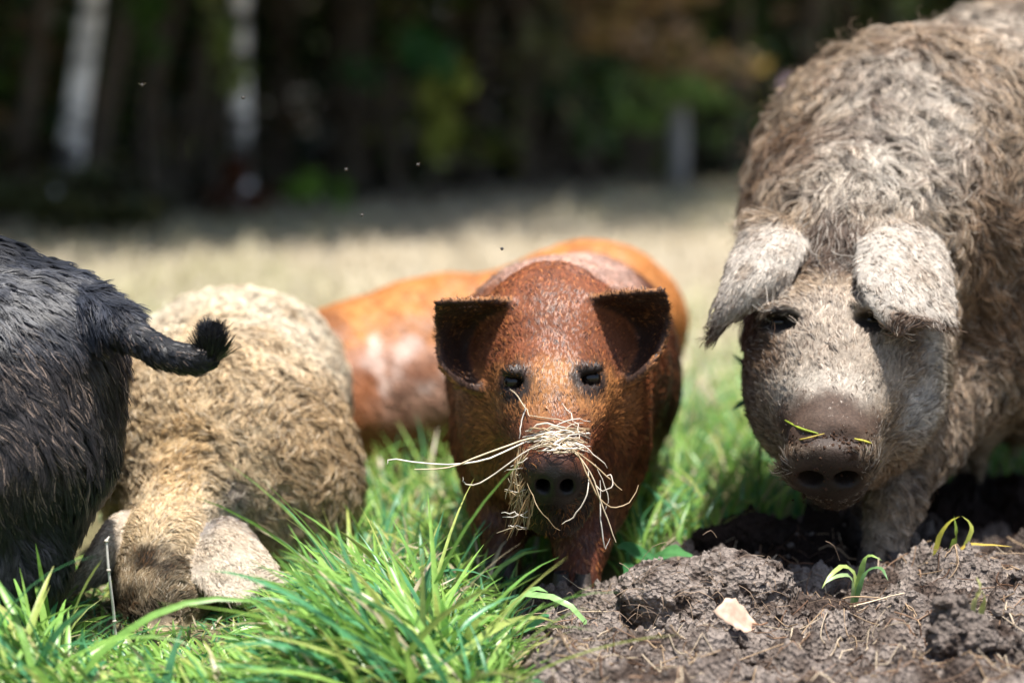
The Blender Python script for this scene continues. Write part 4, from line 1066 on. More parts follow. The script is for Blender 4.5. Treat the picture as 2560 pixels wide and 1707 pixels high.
    for h in eyes: part('eye', *orb(h + np.array((0, .0215, -.002)), .0135, sq=(1.05, .9, .8)), EYE, root)
    hoof(root, (P(2196, 1450, 3.41)[0], 3.41, 0.0), .036, HOOF); hoof(root, (P(2112, 0, 3.67)[0], 3.67, 0.0), .036, HOOF)
    return S, nc, nose_n

def build_blond():
    rng = np.random.default_rng(33)
    S = SDF(); EARS = []
    S.ell(P(585, 990, 3.92), (.185, .27, .170), .1)
    S.ell(P(560, 1070, 3.66), (.175, .20, .160), .1)
    S.cone(P(545, 1110, 3.60), P(440, 1300, 3.41), .135, .066, .08)            # neck
    S.ell(P(715, 1215, 3.57), (.100, .12, .135), .07)                          # shoulder, right of the picture
    S.ell(P(400, 1140, 3.62), (.085, .12, .115), .07)
    S.cone(P(735, 1240, 3.56), P(748, 1400, 3.54), .080, .045, .05)
    S.cone(P(370, 1180, 3.64), P(380, 1360, 3.62), .06, .04, .05)
    for px in (470, 700):
        a = P(px, 1100, 4.08); S.cone(a, np.array((a[0], a[1] + .02, .02)), .08, .03, .05)
    # head, nose down in the grass
    S.ell(P(412, 1360, 3.33), (.054, .06, .058), .04)
    S.cone(P(410, 1380, 3.31), P(402, 1500, 3.24), .050, .046, .05)
    S.cone(P(402, 1500, 3.24), P(396, 1590, 3.19), .046, .034, .04)
    S.ell(P(395, 1600, 3.175), (.036, .03, .016), .012)
    for sx in (-1, 1): S.ell(P(408 + sx * 48, 1470, 3.29), (.030, .045, .045), .04)
    EARS.append(S.sheet([[P(345, 1295, 3.36), P(340, 1330, 3.33), P(335, 1375, 3.33), P(332, 1420, 3.36)],
             [P(300, 1270, 3.31), P(285, 1330, 3.25), P(275, 1400, 3.25), P(280, 1440, 3.29)],
             [P(250, 1310, 3.28), P(235, 1370, 3.23), P(230, 1420, 3.23), P(235, 1455, 3.26)],
             [P(200, 1440, 3.28), P(188, 1452, 3.27), P(178, 1466, 3.27), P(170, 1480, 3.28)]], (.008, .0055), .008))
    EARS.append(S.sheet([[P(515, 1330, 3.33), P(540, 1298, 3.315), P(572, 1296, 3.32), P(605, 1322, 3.36)],
             [P(455, 1385, 3.245), P(540, 1340, 3.225), P(600, 1335, 3.235), P(655, 1370, 3.29)],
             [P(475, 1500, 3.205), P(560, 1450, 3.215), P(625, 1430, 3.225), P(680, 1415, 3.25)],
             [P(600, 1502, 3.18), P(640, 1470, 3.21), P(680, 1458, 3.21), P(718, 1462, 3.20)]], (.0080, .0056), .007))
    root = thing('pig', (P(560, 0, 3.7)[0], 3.7, 0.0), 'curly blond pig with head down and nose buried in grass', 'pig')
    xs = axis_grid(-.68, -.20, .0048, .012, P(170, 0, 3.33)[0], P(700, 0, 3.33)[0])
    ys = axis_grid(3.15, 4.24, .0048, .015, 3.18, 3.46)
    zs = axis_grid(-.02, .41, .0048, .012, 0.0, .17)
    V, F = S.mesh(xs, ys, zs, disp=lambda p: .006 * fbm(p / .06, 3, 25) * sm(p[:, 1], 3.4, 3.6))
    blond = np.array((.68, .53, .34)); cream = np.array((.86, .77, .62)); tan = np.array((.48, .33, .175)); brown = np.array((.085, .044, .020)); dk = np.array((.026, .018, .012)); grey = np.array((.20, .19, .20))
    zones = [(P(590, 800, 3.9), (.17, .4, .10), cream, .85), (P(740, 930, 3.8), (.10, .3, .11), cream, .65), (P(520, 960, 3.6), (.06, .3, .14), np.array((.66, .50, .30)), .6),
             (P(470, 1150, 3.5), (.05, .2, .10), np.array((.62, .42, .20)), .7), (P(770, 1120, 3.55), (.09, .2, .13), tan, .7), (P(330, 1060, 3.6), (.06, .2, .14), tan, .65),
             (P(560, 1225, 3.47), (.045, .08, .035), grey, .85), (P(530, 1300, 3.4), (.04, .1, .03), cream, .7),
             (P(425, 1325, 3.36), (.064, .1, .036), np.array((.035, .018, .008)), .94), (P(410, 1410, 3.29), (.066, .12, .050), brown * .12, .97), (P(405, 1500, 3.26), (.065, .12, .050), dk * .35, .95), (P(540, 1500, 3.32), (.05, .06, .04), dk * .6, .85),  # last zone: neck shade under the right ear, painted into the coat
             (P(320, 1330, 3.34), (.02, .05, .03), grey * .8, .7), 
             (P(320, 1330, 3.34), (.018, .05, .028), grey * .7, .6)]
    def colour(p):
        nz = fbm(p / .025, 3, 33); c = blend(p, blond, zones, nz)
        c = mixc(c, np.minimum(tan, c * .7), np.clip(.9 * fbm(p / .035, 2, 38), 0, .8))
        ew, es, ea = ear_mask(p, EARS); ec = mixc(np.tile(np.array((.62, .54, .44)), (len(p), 1)), np.array((.40, .31, .22)), np.clip(.9 * nz + .1, 0, .6)); ec = mixc(ec, grey, (1 - sm(ea + .25 * nz, .02, .34)) * .75)
        return mixc(c, ec, ew * .95)
    def length(p):
        ew, es, ea = ear_mask(p, EARS)
        return ew * .0095 + (1 - ew) * blend(p, .022, [(P(430, 1360, 3.33), (.16, .15, .10), .013), (P(396, 1600, 3.17), (.05, .05, .03), 0)])[:, 0]
    ctrl = [(P(405, 1480, 3.27), (0, .5, 1), .06), (P(415, 1360, 3.33), (0, .5, 1), .05), (P(470, 1200, 3.47), (.15, .5, 1), .08), (P(560, 1400, 3.28), (.5, -.1, -.8), .07), (P(270, 1380, 3.33), (-.7, -.1, -.8), .06),
            (P(560, 950, 3.6), (.1, -.2, -1), .14), (P(800, 1000, 3.7), (.6, 0, -1), .12), (P(330, 1000, 3.65), (-.6, 0, -1), .12), (P(590, 780, 3.9), (0, -.6, -.5), .14), (P(740, 1200, 3.55), (.3, 0, -1), .12)]
    fl = lambda p: flow_field(p, ctrl)
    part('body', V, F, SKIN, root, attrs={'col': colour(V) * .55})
    def col2(p):
        c = colour(p); r = rng.random(len(p)); c = mixc(c, brown * 1.8, .6 * (r < .14)); lum = sm(c.sum(1), .1, .8); return mixc(c, cream * 1.08, .5 * (r > .85) * lum)
    head = lambda p: sm(np.sqrt((((p - P(430, 1400, 3.3)) / np.array((.17, .14, .09))) ** 2).sum(1)), .85, 1.15)
    vis = lambda c, n: (.25 + .75 * sm(-c[:, 1], -4.1, -3.85)) * (.25 + .75 * sm(-n[:, 1] + .4 * n[:, 2], -.45, .05))
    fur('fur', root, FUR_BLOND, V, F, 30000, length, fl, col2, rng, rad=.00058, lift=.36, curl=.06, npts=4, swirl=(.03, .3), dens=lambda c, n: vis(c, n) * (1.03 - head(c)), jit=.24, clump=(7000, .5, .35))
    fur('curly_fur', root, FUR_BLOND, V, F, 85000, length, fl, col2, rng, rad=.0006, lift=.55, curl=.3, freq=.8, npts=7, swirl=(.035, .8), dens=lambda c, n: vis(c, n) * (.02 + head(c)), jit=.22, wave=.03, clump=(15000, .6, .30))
    for sx in (-1, 1):
        h = P(407 + sx * 84, 1470, 3.275)
        part('eye', *orb(h, .011), EYE, root)
    return S

def build_black():
    rng = np.random.default_rng(44)
    S = SDF(); EARS = []
    S.ell(P(-150, 1000, 3.17), (.226, .20, .222), .08)
    S.ell(P(-560, 960, 3.25), (.36, .23, .235), .1)
    S.ell(P(35, 1050, 3.10), (.112, .13, .155), .07)                           # ham
    S.ell(P(150, 860, 3.14), (.060, .09, .075), .07)
    S.cone(P(25, 1180, 3.06), P(40, 1430, 3.03), .094, .056, .07)
    S.cone(P(40, 1430, 3.03), P(40, 1560, 3.06), .055, .045, .04)
    S.cone(P(40, 1560, 3.06), P(50, 1680, 3.04), .043, .036, .03)
    S.cone(P(-120, 1200, 3.36), P(-110, 1450, 3.36), .09, .04, .06)
    for x in (-1.17, -1.0): S.cone((x, 3.2, .25), (x, 3.2, .02), .08, .035, .05)
    S.cone(P(-1050, 1000, 3.25), P(-1300, 1180, 3.2), .17, .09, .1)            # shoulders and head, off to the side
    S.cone(P(-1300, 1180, 3.2), P(-1480, 1350, 3.15), .09, .045, .05)
    tl = spline([P(190, 740, 3.12), P(270, 800, 3.06), P(350, 855, 3.02), P(440, 890, 3.0), P(500, 900, 3.0), P(528, 888, 3.0)], 9)
    tr = np.linspace(.024, .0085, 9)
    for i in range(8): S.cone(tl[i], tl[i + 1], tr[i], tr[i + 1], .02)
    root = thing('pig', (P(-150, 0, 3.15)[0], 3.15, 0.0), 'black bristly pig seen from its rump with tufted tail held out', 'pig')
    xs = axis_grid(-1.5, -.36, .007, .02, P(-10, 0, 3.1)[0], P(560, 0, 3.0)[0])
    ys = axis_grid(2.9, 3.52, .007, .016, 2.95, 3.2)
    zs = axis_grid(-.03, .56, .007, .014, .05, .5)
    V, F = S.mesh(xs, ys, zs, disp=lambda p: .005 * fbm(p / .06, 3, 35))
    blk = np.array((.013, .014, .018)); brn = np.array((.20, .15, .12))
    zones = [(P(120, 1000, 3.0), (.12, .3, .10), np.array((.045, .038, .036)), .8), (P(30, 760, 3.05), (.2, .3, .06), np.array((.045, .05, .065)), .7)]
    def colour(p):
        nz = fbm(p / .03, 3, 43); return blend(p, blk, zones, nz)
    def col2(p):
        c = colour(p); r = rng.random(len(p)); lk = noise(p / .012, 51)
        w = (r > .80) * (1 - sm(p[:, 2], .34, .46)) * sm(p[:, 2], .16, .24)
        return mixc(c, brn * 1.6, .85 * w * (lk > -.1))
    length = lambda p: blend(p, .036, [(P(480, 900, 3.0), (.075, .1, .045), .010), (P(350, 860, 3.02), (.06, .1, .05), .012), (P(60, 1550, 3.03), (.12, .2, .11), .018)])[:, 0]
    ctrl = [(P(60, 750, 3.1), (.9, -.2, -.55), .12), (P(150, 950, 3.0), (.55, -.1, -.75), .13), (P(60, 1150, 2.98), (.25, 0, -1), .12), (P(250, 900, 3.1), (.2, .6, -.8), .08), (P(60, 1450, 3.0), (.1, 0, -1), .13),
            (P(330, 850, 3.02), (1, -.1, -.45), .05), (P(450, 890, 3.0), (1, 0, -.2), .05), (P(540, 880, 3.0), (.4, 0, .9), .03)]
    fl = lambda p: flow_field(p, ctrl)
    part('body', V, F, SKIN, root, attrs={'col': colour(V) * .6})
    vis = lambda c, n: (.12 + .88 * sm(c[:, 0], -.78, -.66)) * (.2 + .8 * sm(-n[:, 1] + .4 * n[:, 2] + .4 * n[:, 0], -.45, .05))
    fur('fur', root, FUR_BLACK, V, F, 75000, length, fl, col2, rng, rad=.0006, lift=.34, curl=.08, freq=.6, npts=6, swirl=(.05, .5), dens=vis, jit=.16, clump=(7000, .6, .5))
    tuft = [P(515, 896, 3.0), P(535, 880, 3.0)]
    c0 = tl[-1]; Vt, Ft = orb(c0 + np.array((0, 0, .003)), .009, sq=(1, 1, 1.5))
    fur('tail_tuft', root, FUR_BLACK, Vt, Ft, 1500, lambda p: np.full(len(p), .034), lambda p: np.tile(np.array((.05, 0, 1.)), (len(p), 1)) + rng.normal(0, .1, (len(p), 3)), colour, rng, rad=.0006, lift=.12, droop=0, npts=4, jit=.1)
    for x in (P(50, 0, 3.03)[0],): hoof(root, (x, 3.02, -.005), .034, HOOF)
    return S

def build_back_pig():
    rng = np.random.default_rng(55)
    S = SDF(); EARS = []
    S.ell(P(1475, 815, 4.58), (.185, .15, .162), .1)
    S.ell(P(1170, 905, 4.47), (.25, .155, .165), .1)
    S.ell(P(880, 1000, 4.38), (.19, .15, .168), .1)
    S.cone(P(760, 1020, 4.34), P(600, 1080, 4.28), .12, .085, .08)
    S.cone(P(600, 1080, 4.28), P(520, 1180, 4.25), .08, .045, .05)
    for px, Yd in ((870, 4.30), (930, 4.47), (1480, 4.52), (1560, 4.66)):
        a = P(px, 1050, Yd); S.cone(a, np.array((a[0], a[1], .02)), .07, .03, .05)
    for sx in (0, 1): S.ell(P(640, 1010, 4.22 + .14 * sx), (.055, .02, .05), .03)
    tl = spline([P(1600, 760, 4.62), P(1640, 745, 4.62), P(1668, 760, 4.6), P(1664, 790, 4.58), P(1640, 790, 4.58)], 9)
    for i in range(8): S.cone(tl[i], tl[i + 1], .016, .012, .02)
    root = thing('pig', (P(1170, 0, 4.47)[0], 4.47, 0.0), 'orange-red pig standing side on behind the blond and russet pigs', 'pig')
    xs = axis_grid(-.62, .34, .011, .014, -.5, .3); ys = axis_grid(4.1, 4.78, .011, .014, 4.2, 4.7); zs = axis_grid(-.01, .48, .011, .014, .0, .45)
    V, F = S.mesh(xs, ys, zs, disp=lambda p: .007 * fbm(p / .07, 3, 45))
    org = np.array((.64, .27, .075)); red = np.array((.34, .125, .055)); pal = np.array((.66, .42, .31)); dk = np.array((.10, .035, .02))
    zones = [(P(1000, 980, 4.25), (.3, .2, .10), red * 1.2, .8), (P(1080, 1010, 4.28), (.13, .2, .07), pal * .85, .75), (P(1000, 890, 4.28), (.10, .2, .03), pal, .5), (P(990, 1130, 4.3), (.3, .3, .07), red * .8, .8), (P(800, 830, 4.3), (.06, .2, .04), dk * 1.6, .6)]
    spots = [(P(x, y, 4.3), np.array((.013 + .005 * (x % 3), .2, .013 + .004 * (y % 3))), np.array((.86, .66, .56)), .85) for x, y in ((918, 897), (945, 905), (990, 920), (1025, 860), (930, 860), (1000, 880), (1120, 930), (1060, 960), (960, 950))]
    def colour(p):
        nz = fbm(p / .03, 3, 53); c = blend(p, org, zones + spots, nz * .8); return mixc(c, red * .7, np.clip(.5 * fbm(p / .04, 2, 58) + .1, 0, .6))
    fl = lambda p: np.tile(np.array((1.0, 0, -.7)), (len(p), 1))
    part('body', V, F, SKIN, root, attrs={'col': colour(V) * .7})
    fur('fur', root, FUR_RED, V, F, 26000, lambda p: np.full(len(p), .016), fl, colour, rng, rad=.0009, lift=.35, npts=4, dens=lambda c, n: .3 + .7 * sm(-n[:, 1] + n[:, 2], -.3, .2))
    return S
RED = build_red_pig(); SOW = build_sow(); BLOND = build_blond(); BLACK = build_black(); BACK = build_back_pig()

# ------------------------------------------------------------------ hay, straw, leaves, small things
def stalk_cols(V, rng, c=(208, 190, 160)): return np.tile(lin(*c) * rng.uniform(.75, 1.15), (len(V), 1))
def build_hay():
    S, nc, nn = RED; rng = np.random.default_rng(501)
    base = nc + np.array((0, 0, .04))
    root = thing('hay_wad', base, 'tangle of dry hay draped over the russet pig snout', 'hay')
    def on(px, py, off=.004):
        h = S.hit(px, py, 2.95, 3.5); return h + np.array((0, -off, off * .4))
    def free(px, py, Y): return P(px, py, Y)
    def add(pts, w, n=14, c=None):
        q = spline(pts, n); q[1:-1] += rng.normal(0, .0005 if n > 9 else .0012, (n - 2, 3))
        r = w * (1 - .55 * np.abs(np.linspace(-1, 1, n)) ** 3); V, F = tube(q, r, 4)
        part('stalk', V, F, STRAW, root, attrs={'col': stalk_cols(V, rng, c or random.choice(((226, 214, 198), (206, 188, 160), (236, 228, 216), (184, 160, 126))))})
    random.seed(4)
    W = .0011
    # long stalks that stick out to the left
    add([on(1470, 1090), on(1400, 1105, .008), on(1330, 1100, .01), free(1240, 1125, 3.12), free(1130, 1165, 3.11), free(1036, 1173, 3.10)], W * 1.15, 18)
    add([on(1440, 1075), on(1360, 1095, .009), on(1300, 1115, .01), free(1210, 1150, 3.13), free(1110, 1162, 3.12), free(985, 1148, 3.12), free(968, 1160, 3.12)], W, 18)
    add([on(1420, 1120, .008), on(1350, 1115, .01), free(1290, 1145, 3.12), free(1230, 1190, 3.12), free(1180, 1212, 3.12), free(1160, 1205, 3.12), free(1157, 1192, 3.12)], W * .9, 18)
    # fan to the right
    add([on(1320, 1080), on(1390, 1100, .008), free(1450, 1135, 3.12), free(1510, 1185, 3.12), free(1555, 1225, 3.12)], W, 14)
    add([on(1370, 1110, .008), free(1440, 1130, 3.11), free(1470, 1190, 3.10), free(1495, 1240, 3.10), free(1530, 1268, 3.11), free(1575, 1255, 3.12), free(1596, 1212, 3.13)], W, 18)
    add([on(1400, 1108, .008), free(1455, 1150, 3.11), free(1490, 1215, 3.10), free(1515, 1290, 3.10), free(1540, 1355, 3.10)], W * .9, 14)
    add([on(1430, 1110, .008), free(1480, 1130, 3.13), free(1518, 1170, 3.14)], W * .8, 8)
    add([free(1475, 1180, 3.12), free(1500, 1225, 3.11), free(1530, 1215, 3.11), free(1528, 1188, 3.12), free(1515, 1192, 3.12)], W * .8, 14)
    add([free(1470, 1170, 3.12), free(1470, 1230, 3.09), free(1440, 1285, 3.09), free(1405, 1310, 3.10)], W * .8, 12)
    add([on(1318, 1210, .004), free(1345, 1265, 3.08), free(1380, 1310, 3.09), free(1400, 1325, 3.10)], W * .7, 12)
    add([free(1500, 1200, 3.12), free(1502, 1290, 3.11), free(1512, 1370, 3.11), free(1525, 1345, 3.11)], W * .8, 12)
    add([free(1488, 1160, 3.13), free(1520, 1240, 3.13), free(1512, 1275, 3.13)], W * .7, 10)
    # stalks up the face
    add([on(1275, 975), on(1310, 1015, .008), on(1325, 1045, .008)], W * .8, 8); add([on(1312, 1012), on(1303, 1060, .008), on(1298, 1100, .008)], W * .8, 8)
    add([on(1275, 975), on(1250, 990, .008)], W * .5, 6)
    add([on(1325, 1040), on(1400, 1055, .008), on(1450, 1072, .008)], W * .8, 10); add([on(1405, 1010), on(1440, 1060, .008), on(1448, 1100, .008)], W * .6, 8)
    add([on(1455, 1065), on(1490, 1120, .01), free(1495, 1150, 3.16)], W * .6, 8, (90, 64, 44))
    # the mat lying across the bridge of the snout
    for q in range(46):
        x0 = rng.uniform(1290, 1400); y0 = rng.uniform(1075, 1135); dx = rng.uniform(50, 130); y1 = y0 + rng.normal(-4, 16)
        ps = [on(x0, y0, rng.uniform(.002, .010)), on(x0 + dx * .5, (y0 + y1) / 2 - rng.uniform(0, 14), rng.uniform(.004, .014)), on(min(x0 + dx, 1475), min(y1, 1140), rng.uniform(.002, .010))]
        add(ps, W * rng.uniform(.5, 1.5), 8)
    # the bunch hanging from the left corner of the mouth
    for q in range(95):
        x0 = rng.uniform(1290, 1348); y0 = rng.uniform(1110, 1180); Yh = rng.uniform(3.13, 3.17)
        L = rng.uniform(60, 190); xe = np.interp(y0 + L, [1110, 1360], [1320, 1285]) + rng.normal(0, 16)
        add([P(x0, y0, Yh), P((x0 + xe) / 2 + rng.normal(0, 12), y0 + L * .5, Yh - .006), P(xe + rng.normal(0, 10), min(y0 + L, 1350), Yh)], W * rng.uniform(.4, .95), 8, ((190, 164, 124), (160, 130, 92), (206, 186, 152), (128, 98, 68))[q % 4])
    for q in range(10):
        y0 = rng.uniform(1130, 1330); x0 = np.interp(y0, [1110, 1360], [1310, 1280])
        add([P(x0 - 30 + rng.normal(0, 10), y0 + rng.normal(0, 14), 3.135), P(x0, y0 - 6, 3.128), P(x0 + 32, y0 + rng.normal(0, 16), 3.135)], W * .6, 8)
build_hay()

def build_sow_bits():
    S, nc, nn = SOW; rng = np.random.default_rng(502)
    root = thing('grass_scrap', nc + np.array((0, 0, .05)), 'few yellow-green grass bits stuck across the sow muddy snout', 'grass')
    on = lambda px, py, off=.003: S.hit(px, py, 2.95, 3.6) + np.array((0, -off, off * .4))
    for ps, c, w in (([(1962, 1052), (2000, 1072), (2045, 1085)], (150, 168, 60), .0017), ([(1948, 1105), (2000, 1100), (2060, 1085)], (196, 176, 90), .0012), ([(2135, 1098), (2160, 1104), (2185, 1112)], (196, 190, 80), .0018), ([(2160, 1120), (2185, 1140), (2205, 1158)], (110, 140, 60), .0009), ([(1930, 1120), (1960, 1118), (1990, 1112)], (170, 130, 90), .0008)):
        q = spline([on(a, b) for a, b in ps], 8); V, F = tube(q, w * (1 - .5 * np.linspace(-1, 1, 8) ** 2), 4); part('blade', V, F, STRAW, root, attrs={'col': np.tile(lin(*c), (len(V), 1))})
    # mud crumbs stuck on the snout
    ps = []
    for q in range(150):
        h = on(rng.uniform(1975, 2180), rng.uniform(1085, 1115) + 10 * math.sin(q), -.001) if q < 110 else on(rng.uniform(1975, 2170), rng.uniform(1115, 1255), -.001)
        if h[1] < 3.45: ps.append(orb(h, rng.uniform(.0012, .0034), 6, 4, rng.uniform(.7, 1.2, 3)))
    V, F, _ = merge(ps); o = part('mud', V, F, SOIL, root, attrs={'col': np.tile(lin(78, 58, 46), (len(V), 1)) * rng.uniform(.6, 1.3, (len(V), 1))}); o['kind'] = 'stuff'
build_sow_bits()

def build_litter():
    rng = np.random.default_rng(503); ps = []
    n = 6; sp = np.linspace(-.5, .5, n); N = 900           # straw and root threads on the soil
    x = rng.uniform(-.05, .92, N); y = rng.uniform(2.68, 3.5, N); keep = soil_mask(x, y) > .3; x, y = x[keep], y[keep]; N = len(x)
    a = rng.uniform(0, 6.28, N)[:, None]; L = rng.uniform(.015, .085, N)[:, None]; k = rng.normal(0, .5, N)[:, None]
    XX = x[:, None] + L * (sp * np.cos(a) - k * sp * sp * np.sin(a)); YY = y[:, None] + L * (sp * np.sin(a) + k * sp * sp * np.cos(a))
    ZZ = soil_z(XX.ravel(), YY.ravel()).reshape(N, n)
    for q in range(N):
        zz = np.maximum(ZZ[q], np.interp(sp, [-.5, .5], [ZZ[q, 0], ZZ[q, -1]])) + .002 + rng.uniform(0, .012) * np.abs(sp * 2) * (rng.random() < .4)
        w = rng.uniform(.0004, .0012); V, F = tube(np.stack([XX[q], YY[q], zz], 1), w, 3)
        c = lin(*[(204, 186, 160), (176, 150, 120), (150, 120, 96), (96, 70, 52)][rng.integers(4)]) * rng.uniform(.8, 1.15); ps.append((V, F, np.tile(c, (len(V), 1))))
    for q in range(150):                                   # threads hanging off the big clod
        p0 = c1 + rng.normal(0, 1, 3) * (.075, .02, .035) + (0, -.055, 0); d = rng.normal(0, 1, 3) * (.016, .006, .012)
        V, F = tube(spline([p0, p0 + d + (0, -.004, .002), p0 + d * 1.8 + (0, 0, -.012)], 5), rng.uniform(.0003, .0006), 3); ps.append((V, F, np.tile(lin(170, 146, 124) * rng.uniform(.6, 1.1), (len(V), 1))))
    V, F, C = merge(ps)
    tag(link('straw_litter', mk_mesh('straw_litter', V, F, attrs={'col': C}), STRAW), 'dry straw and root threads strewn over the bare soil', 'straw', kind='stuff')
build_litter()

def leaf_blade(pts, w, fold=.25, n=10, lobes=0, rng=None):
    """leaf along a spline: midrib with two halves"""
    q = spline(pts, n); t = np.linspace(0, 1, n); T = np.gradient(q, axis=0); T /= np.linalg.norm(T, axis=1)[:, None]
    sd = np.cross(T, np.array((.1, -.5, .85))); sd /= np.linalg.norm(sd, axis=1)[:, None]; up = np.cross(sd, T)
    ww = w * np.sin(np.clip(t * 1.02, 0, 1) ** .75 * math.pi) ** .8 + w * .03
    if lobes: ww = ww * (1 + .22 * np.sin(t * lobes))
    V = np.stack([q - sd * ww[:, None] + up * (ww * fold)[:, None], q, q + sd * ww[:, None] + up * (ww * fold)[:, None]], 1).reshape(-1, 3)
    F = [(i * 3 + k, i * 3 + k + 1, i * 3 + k + 4, i * 3 + k + 3) for i in range(n - 1) for k in (0, 1)]
    return V, np.array(F)
def plant(leaves, name, label, cat, base, mat=None):
    b = np.array((base[0], base[1], float(soil_z(base[0], base[1])[0])))
    root = thing(name, b, label, cat)
    for pts, w, col, lob in leaves:
        V, F = leaf_blade(pts, w, lobes=lob, n=16 if lob else 10); part('leaf', V, F, mat or GRASS, root, attrs={'col': np.tile(lin(*col), (len(V), 1))})
    return root
def g(px, py, Y):  # point on the ground below this pixel column
    p = P(px, py, Y); p[2] = 0.0; return p
# broad-leaved weed by the sow's cheek
b = g(1900, 0, 3.72)
plant([([b, P(1900, 1150, 3.72), P(1896, 1030, 3.72), P(1888, 930, 3.71)], .0022, (86, 120, 74), 0), ([P(1890, 965, 3.71), P(1868, 925, 3.70), P(1828, 882, 3.69)], .011, (62, 116, 84), 0), ([P(1893, 1010, 3.71), P(1866, 1006, 3.70), P(1830, 1024, 3.68)], .008, (56, 104, 76), 0)], 'leafy_plant', 'dark green broad-leaved weed beside the sow cheek', 'plant', b)
b = g(1640, 0, 3.40)
plant([([b, P(1620, 1400, 3.40), P(1560, 1375, 3.38), P(1548, 1372, 3.36)], .016, (72, 128, 78), 14), ([b, P(1650, 1395, 3.38), P(1690, 1385, 3.36), P(1735, 1392, 3.34)], .017, (86, 140, 84), 14), ([b, P(1640, 1400, 3.36), P(1640, 1400, 3.30), P(1655, 1415, 3.27)], .017, (78, 132, 86), 14), ([b, P(1600, 1420, 3.38), P(1575, 1430, 3.33), P(1560, 1445, 3.31)], .014, (60, 112, 66), 14)], 'leafy_plant', 'low green plant with toothed leaves behind the big grey clod', 'plant', b)
b = g(845, 0, 2.98)
plant([([b, P(838, 1570, 2.97), P(818, 1470, 2.95), P(800, 1390, 2.96)], .026, (168, 200, 110), 12), ([b, P(870, 1560, 2.95), P(905, 1500, 2.93), P(935, 1470, 2.93)], .018, (150, 190, 96), 12), ([b, P(800, 1570, 2.95), P(765, 1530, 2.93), P(740, 1515, 2.92)], .016, (140, 182, 90), 12)], 'leafy_plant', 'pale green lobed leaves among grass beside the blond pig ear', 'plant', b)
b = g(1215, 0, 3.12)
plant([([b, P(1215, 1560, 3.1), P(1225, 1540, 3.08), P(1240, 1525, 3.08)], .018, (110, 160, 70), 9), ([b, P(1190, 1570, 3.1), P(1160, 1550, 3.08), P(1140, 1560, 3.07)], .014, (120, 166, 74), 9)], 'leafy_plant', 'small lobed green plant in the grass by the russet pig foot', 'plant', b)
b = g(2150, 0, 3.18)
plant([([b, P(2140, 1450, 3.18), P(2110, 1415, 3.17), P(2075, 1440, 3.15), P(2055, 1470, 3.14)], .004, (170, 190, 110), 0), ([b, P(2150, 1440, 3.17), P(2170, 1390, 3.16), P(2205, 1400, 3.15)], .004, (150, 180, 100), 0), ([b, P(2160, 1440, 3.16), P(2200, 1420, 3.14), P(2220, 1450, 3.12)], .004, (110, 150, 96), 0), ([b, P(2130, 1450, 3.16), P(2095, 1440, 3.14), P(2060, 1460, 3.13)], .004, (160, 186, 130), 0)], 'grass_tuft', 'small pale grass tuft bending over soil at the sow front foot', 'grass tuft', b)
b = g(2360, 0, 3.26)
plant([([b, P(2340, 1370, 3.26), P(2370, 1310, 3.25), P(2400, 1290, 3.24)], .0035, (190, 186, 80), 0), ([b, P(2380, 1370, 3.25), P(2390, 1330, 3.24), P(2385, 1290, 3.24)], .0035, (150, 176, 80), 0), ([b, P(2400, 1375, 3.24), P(2460, 1362, 3.22), P(2530, 1366, 3.20)], .003, (204, 180, 90), 0), ([b, P(2420, 1350, 3.24), P(2425, 1310, 3.24), P(2405, 1290, 3.24)], .003, (180, 186, 90), 0)], 'grass_tuft', 'yellowing grass tuft on the soil heap under the sow belly', 'grass tuft', b)
b = g(2440, 0, 2.9)
plant([([b, P(2430, 1530, 2.9), P(2450, 1470, 2.88), P(2440, 1440, 2.88)], .004, (196, 196, 130), 0), ([b, P(2450, 1540, 2.88), P(2460, 1490, 2.87), P(2448, 1470, 2.86)], .0035, (180, 186, 110), 0)], 'grass_tuft', 'faded grass tuft growing from the front soil clod', 'grass tuft', b)
b = g(1280, 0, 3.08)
plant([([b, P(1260, 1560, 3.08), P(1300, 1490, 3.06), P(1400, 1500, 3.03), P(1465, 1560, 3.02), P(1450, 1620, 3.02)], .006, (150, 190, 120), 0), ([b, P(1270, 1540, 3.08), P(1330, 1475, 3.06), P(1370, 1480, 3.05)], .007, (140, 182, 110), 0), ([b, P(1300, 1580, 3.06), P(1360, 1545, 3.05), P(1372, 1535, 3.05)], .008, (96, 160, 110), 0)], 'grass_tuft', 'tall grass tuft with a blade looping over the soil edge', 'grass tuft', b)

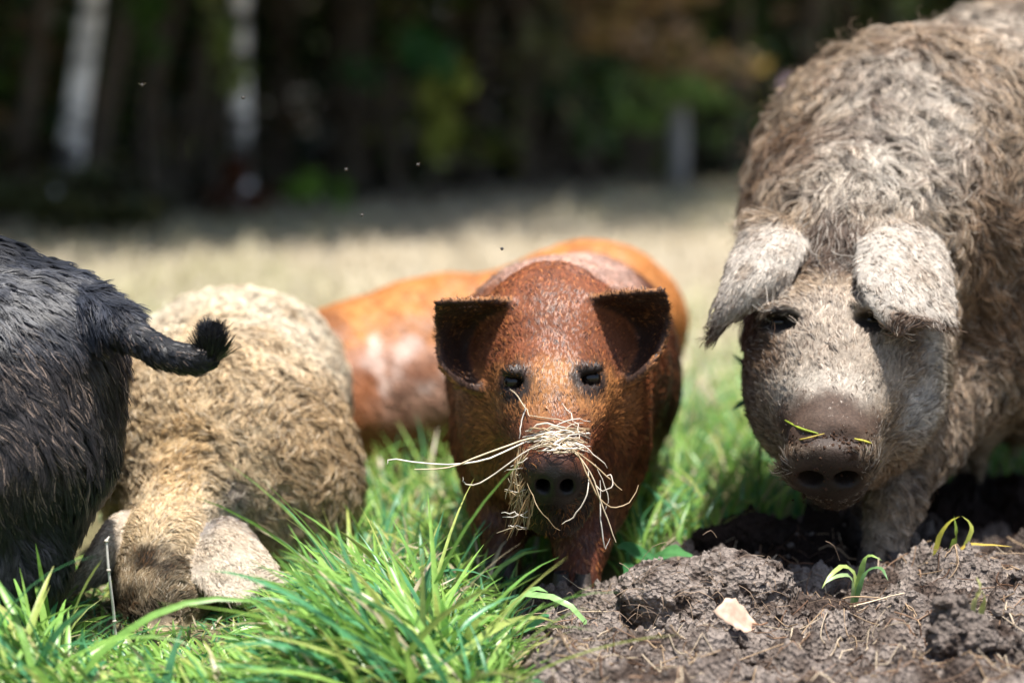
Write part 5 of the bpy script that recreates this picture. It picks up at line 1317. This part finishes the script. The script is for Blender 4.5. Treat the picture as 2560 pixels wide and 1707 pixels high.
def fallen_leaf():
    x, y = P(1832, 1628, 2.96)[:2]; z = float(soil_z(x, y)[0]) + .006
    n, m = 13, 7; V = []; F = []; rng = np.random.default_rng(7)
    for i in range(n):
        t = i / (n - 1); w = .019 * math.sin(min(1, t * 1.04) * math.pi) ** .7 * (1 + .13 * math.sin(i * 2.4)) + .0012
        for j in range(m):
            q = j / (m - 1) * 2 - 1
            V.append((.052 * (t - .5) + .004 * q * q, q * w * .55, .010 + q * w * .80 + .012 * abs(q) * (t - .3) + .006 * math.sin(t * 5) - .02 * (t - .5)))
    for i in range(n - 1):
        for j in range(m - 1): F.append((i * m + j, (i + 1) * m + j, (i + 1) * m + j + 1, i * m + j + 1))
    V = np.array(V); F = np.array(F); vein = 1 - .22 * np.tile(np.array([0, .2, 0, 1, 0, .2, 0]), n)
    root = thing('fallen_leaf', (x, y, z), 'pale tan fallen leaf lying on the soil below the big clod', 'leaf')
    o = link('blade', mk_mesh('blade', V, F, True, {'col': lin(206, 178, 156)[None] * vein[:, None] * rng.uniform(.85, 1.1, (len(V), 1))}), STRAW, root)
    md = o.modifiers.new('thick', 'SOLIDIFY'); md.thickness = .0006
    V, F = tube([(.024, 0, .004), (.034, -.004, .003), (.043, -.003, .006)], [.0011, .0009, .0008], 5)
    link('stem', mk_mesh('stem', V, F, True, {'col': np.tile(lin(150, 110, 80), (len(V), 1))}), STRAW, root)
fallen_leaf()
def pebble(px, py, Y, r, label):
    x, y = P(px, py, Y)[:2]; z = float(soil_z(x, y)[0])
    V, F = orb((0, 0, r * .4), r, 12, 8, (1.2, .9, .75)); V = V * (1 + .12 * noise(V / .01 + 3, 2))[:, None]
    tag(link('pebble', mk_mesh('pebble', V, F), plain_mat('pebble_stone', (.42, .38, .34), .8, .3, 200, .2, .2, .001), loc=(x, y, z)), label, 'pebble')
pebble(2018, 1628, 2.98, .0075, 'small white pebble lying on the churned soil')
def dry_stalk():
    pts = [g(292, 0, 3.05), P(292, 1600, 3.05), P(283, 1520, 3.04), P(272, 1430, 3.03), P(266, 1352, 3.03)]
    root = thing('dry_stalk', pts[0], 'thin white dry stalk standing before the blond pig ear', 'stalk')
    q = spline(pts, 18); V, F = tube(q, np.linspace(.0022, .0017, 18), 6); part('stem', V, F, STRAW, root, attrs={'col': np.tile(lin(222, 214, 206), (len(V), 1))})
    for k in (7, 13, 17):
        V, F = orb(q[k], .0031, 8, 6, (1, 1, .8)); part('node', V, F, STRAW, root, attrs={'col': np.tile(lin(190, 180, 168), (len(V), 1))})
    V, F = tube([q[17], q[17] + (.004, 0, .006)], [.0022, .0012], 5); part('broken_tip', V, F, STRAW, root, attrs={'col': np.tile(lin(226, 218, 208), (len(V), 1))})
dry_stalk()
FLY = plain_mat('fly_body', (.05, .045, .04), .5, .4); WING = plain_mat('fly_wing', (.62, .62, .6), .3, .5)
def fly(px, py, Y, a):
    c = P(px, py, Y); root = thing('fly', c, 'tiny fly hovering in the air before the wood', 'fly', 'flies hovering over the pigs')
    V, F = orb(c, .0024, 8, 6, (1.0, 1.9, .9)); part('body', V, F, FLY, root)
    for sd in (-1, 1):
        u = np.array((sd * math.cos(a), .5, .5)); w = np.array((0, .6, -.2))
        V = np.array([c, c + u * .004 + w * .0015, c + u * .0062, c + u * .004 - w * .0015]); part('wing', V, np.array([[0, 1, 2, 3]]), WING, root, False)
for i, (x, y, Yd) in enumerate(((355, 213, 3.4), (608, 245, 3.3), (1045, 412, 3.35), (1255, 622, 3.2), (905, 538, 3.3), (865, 424, 3.4))): fly(x, y, Yd, i)
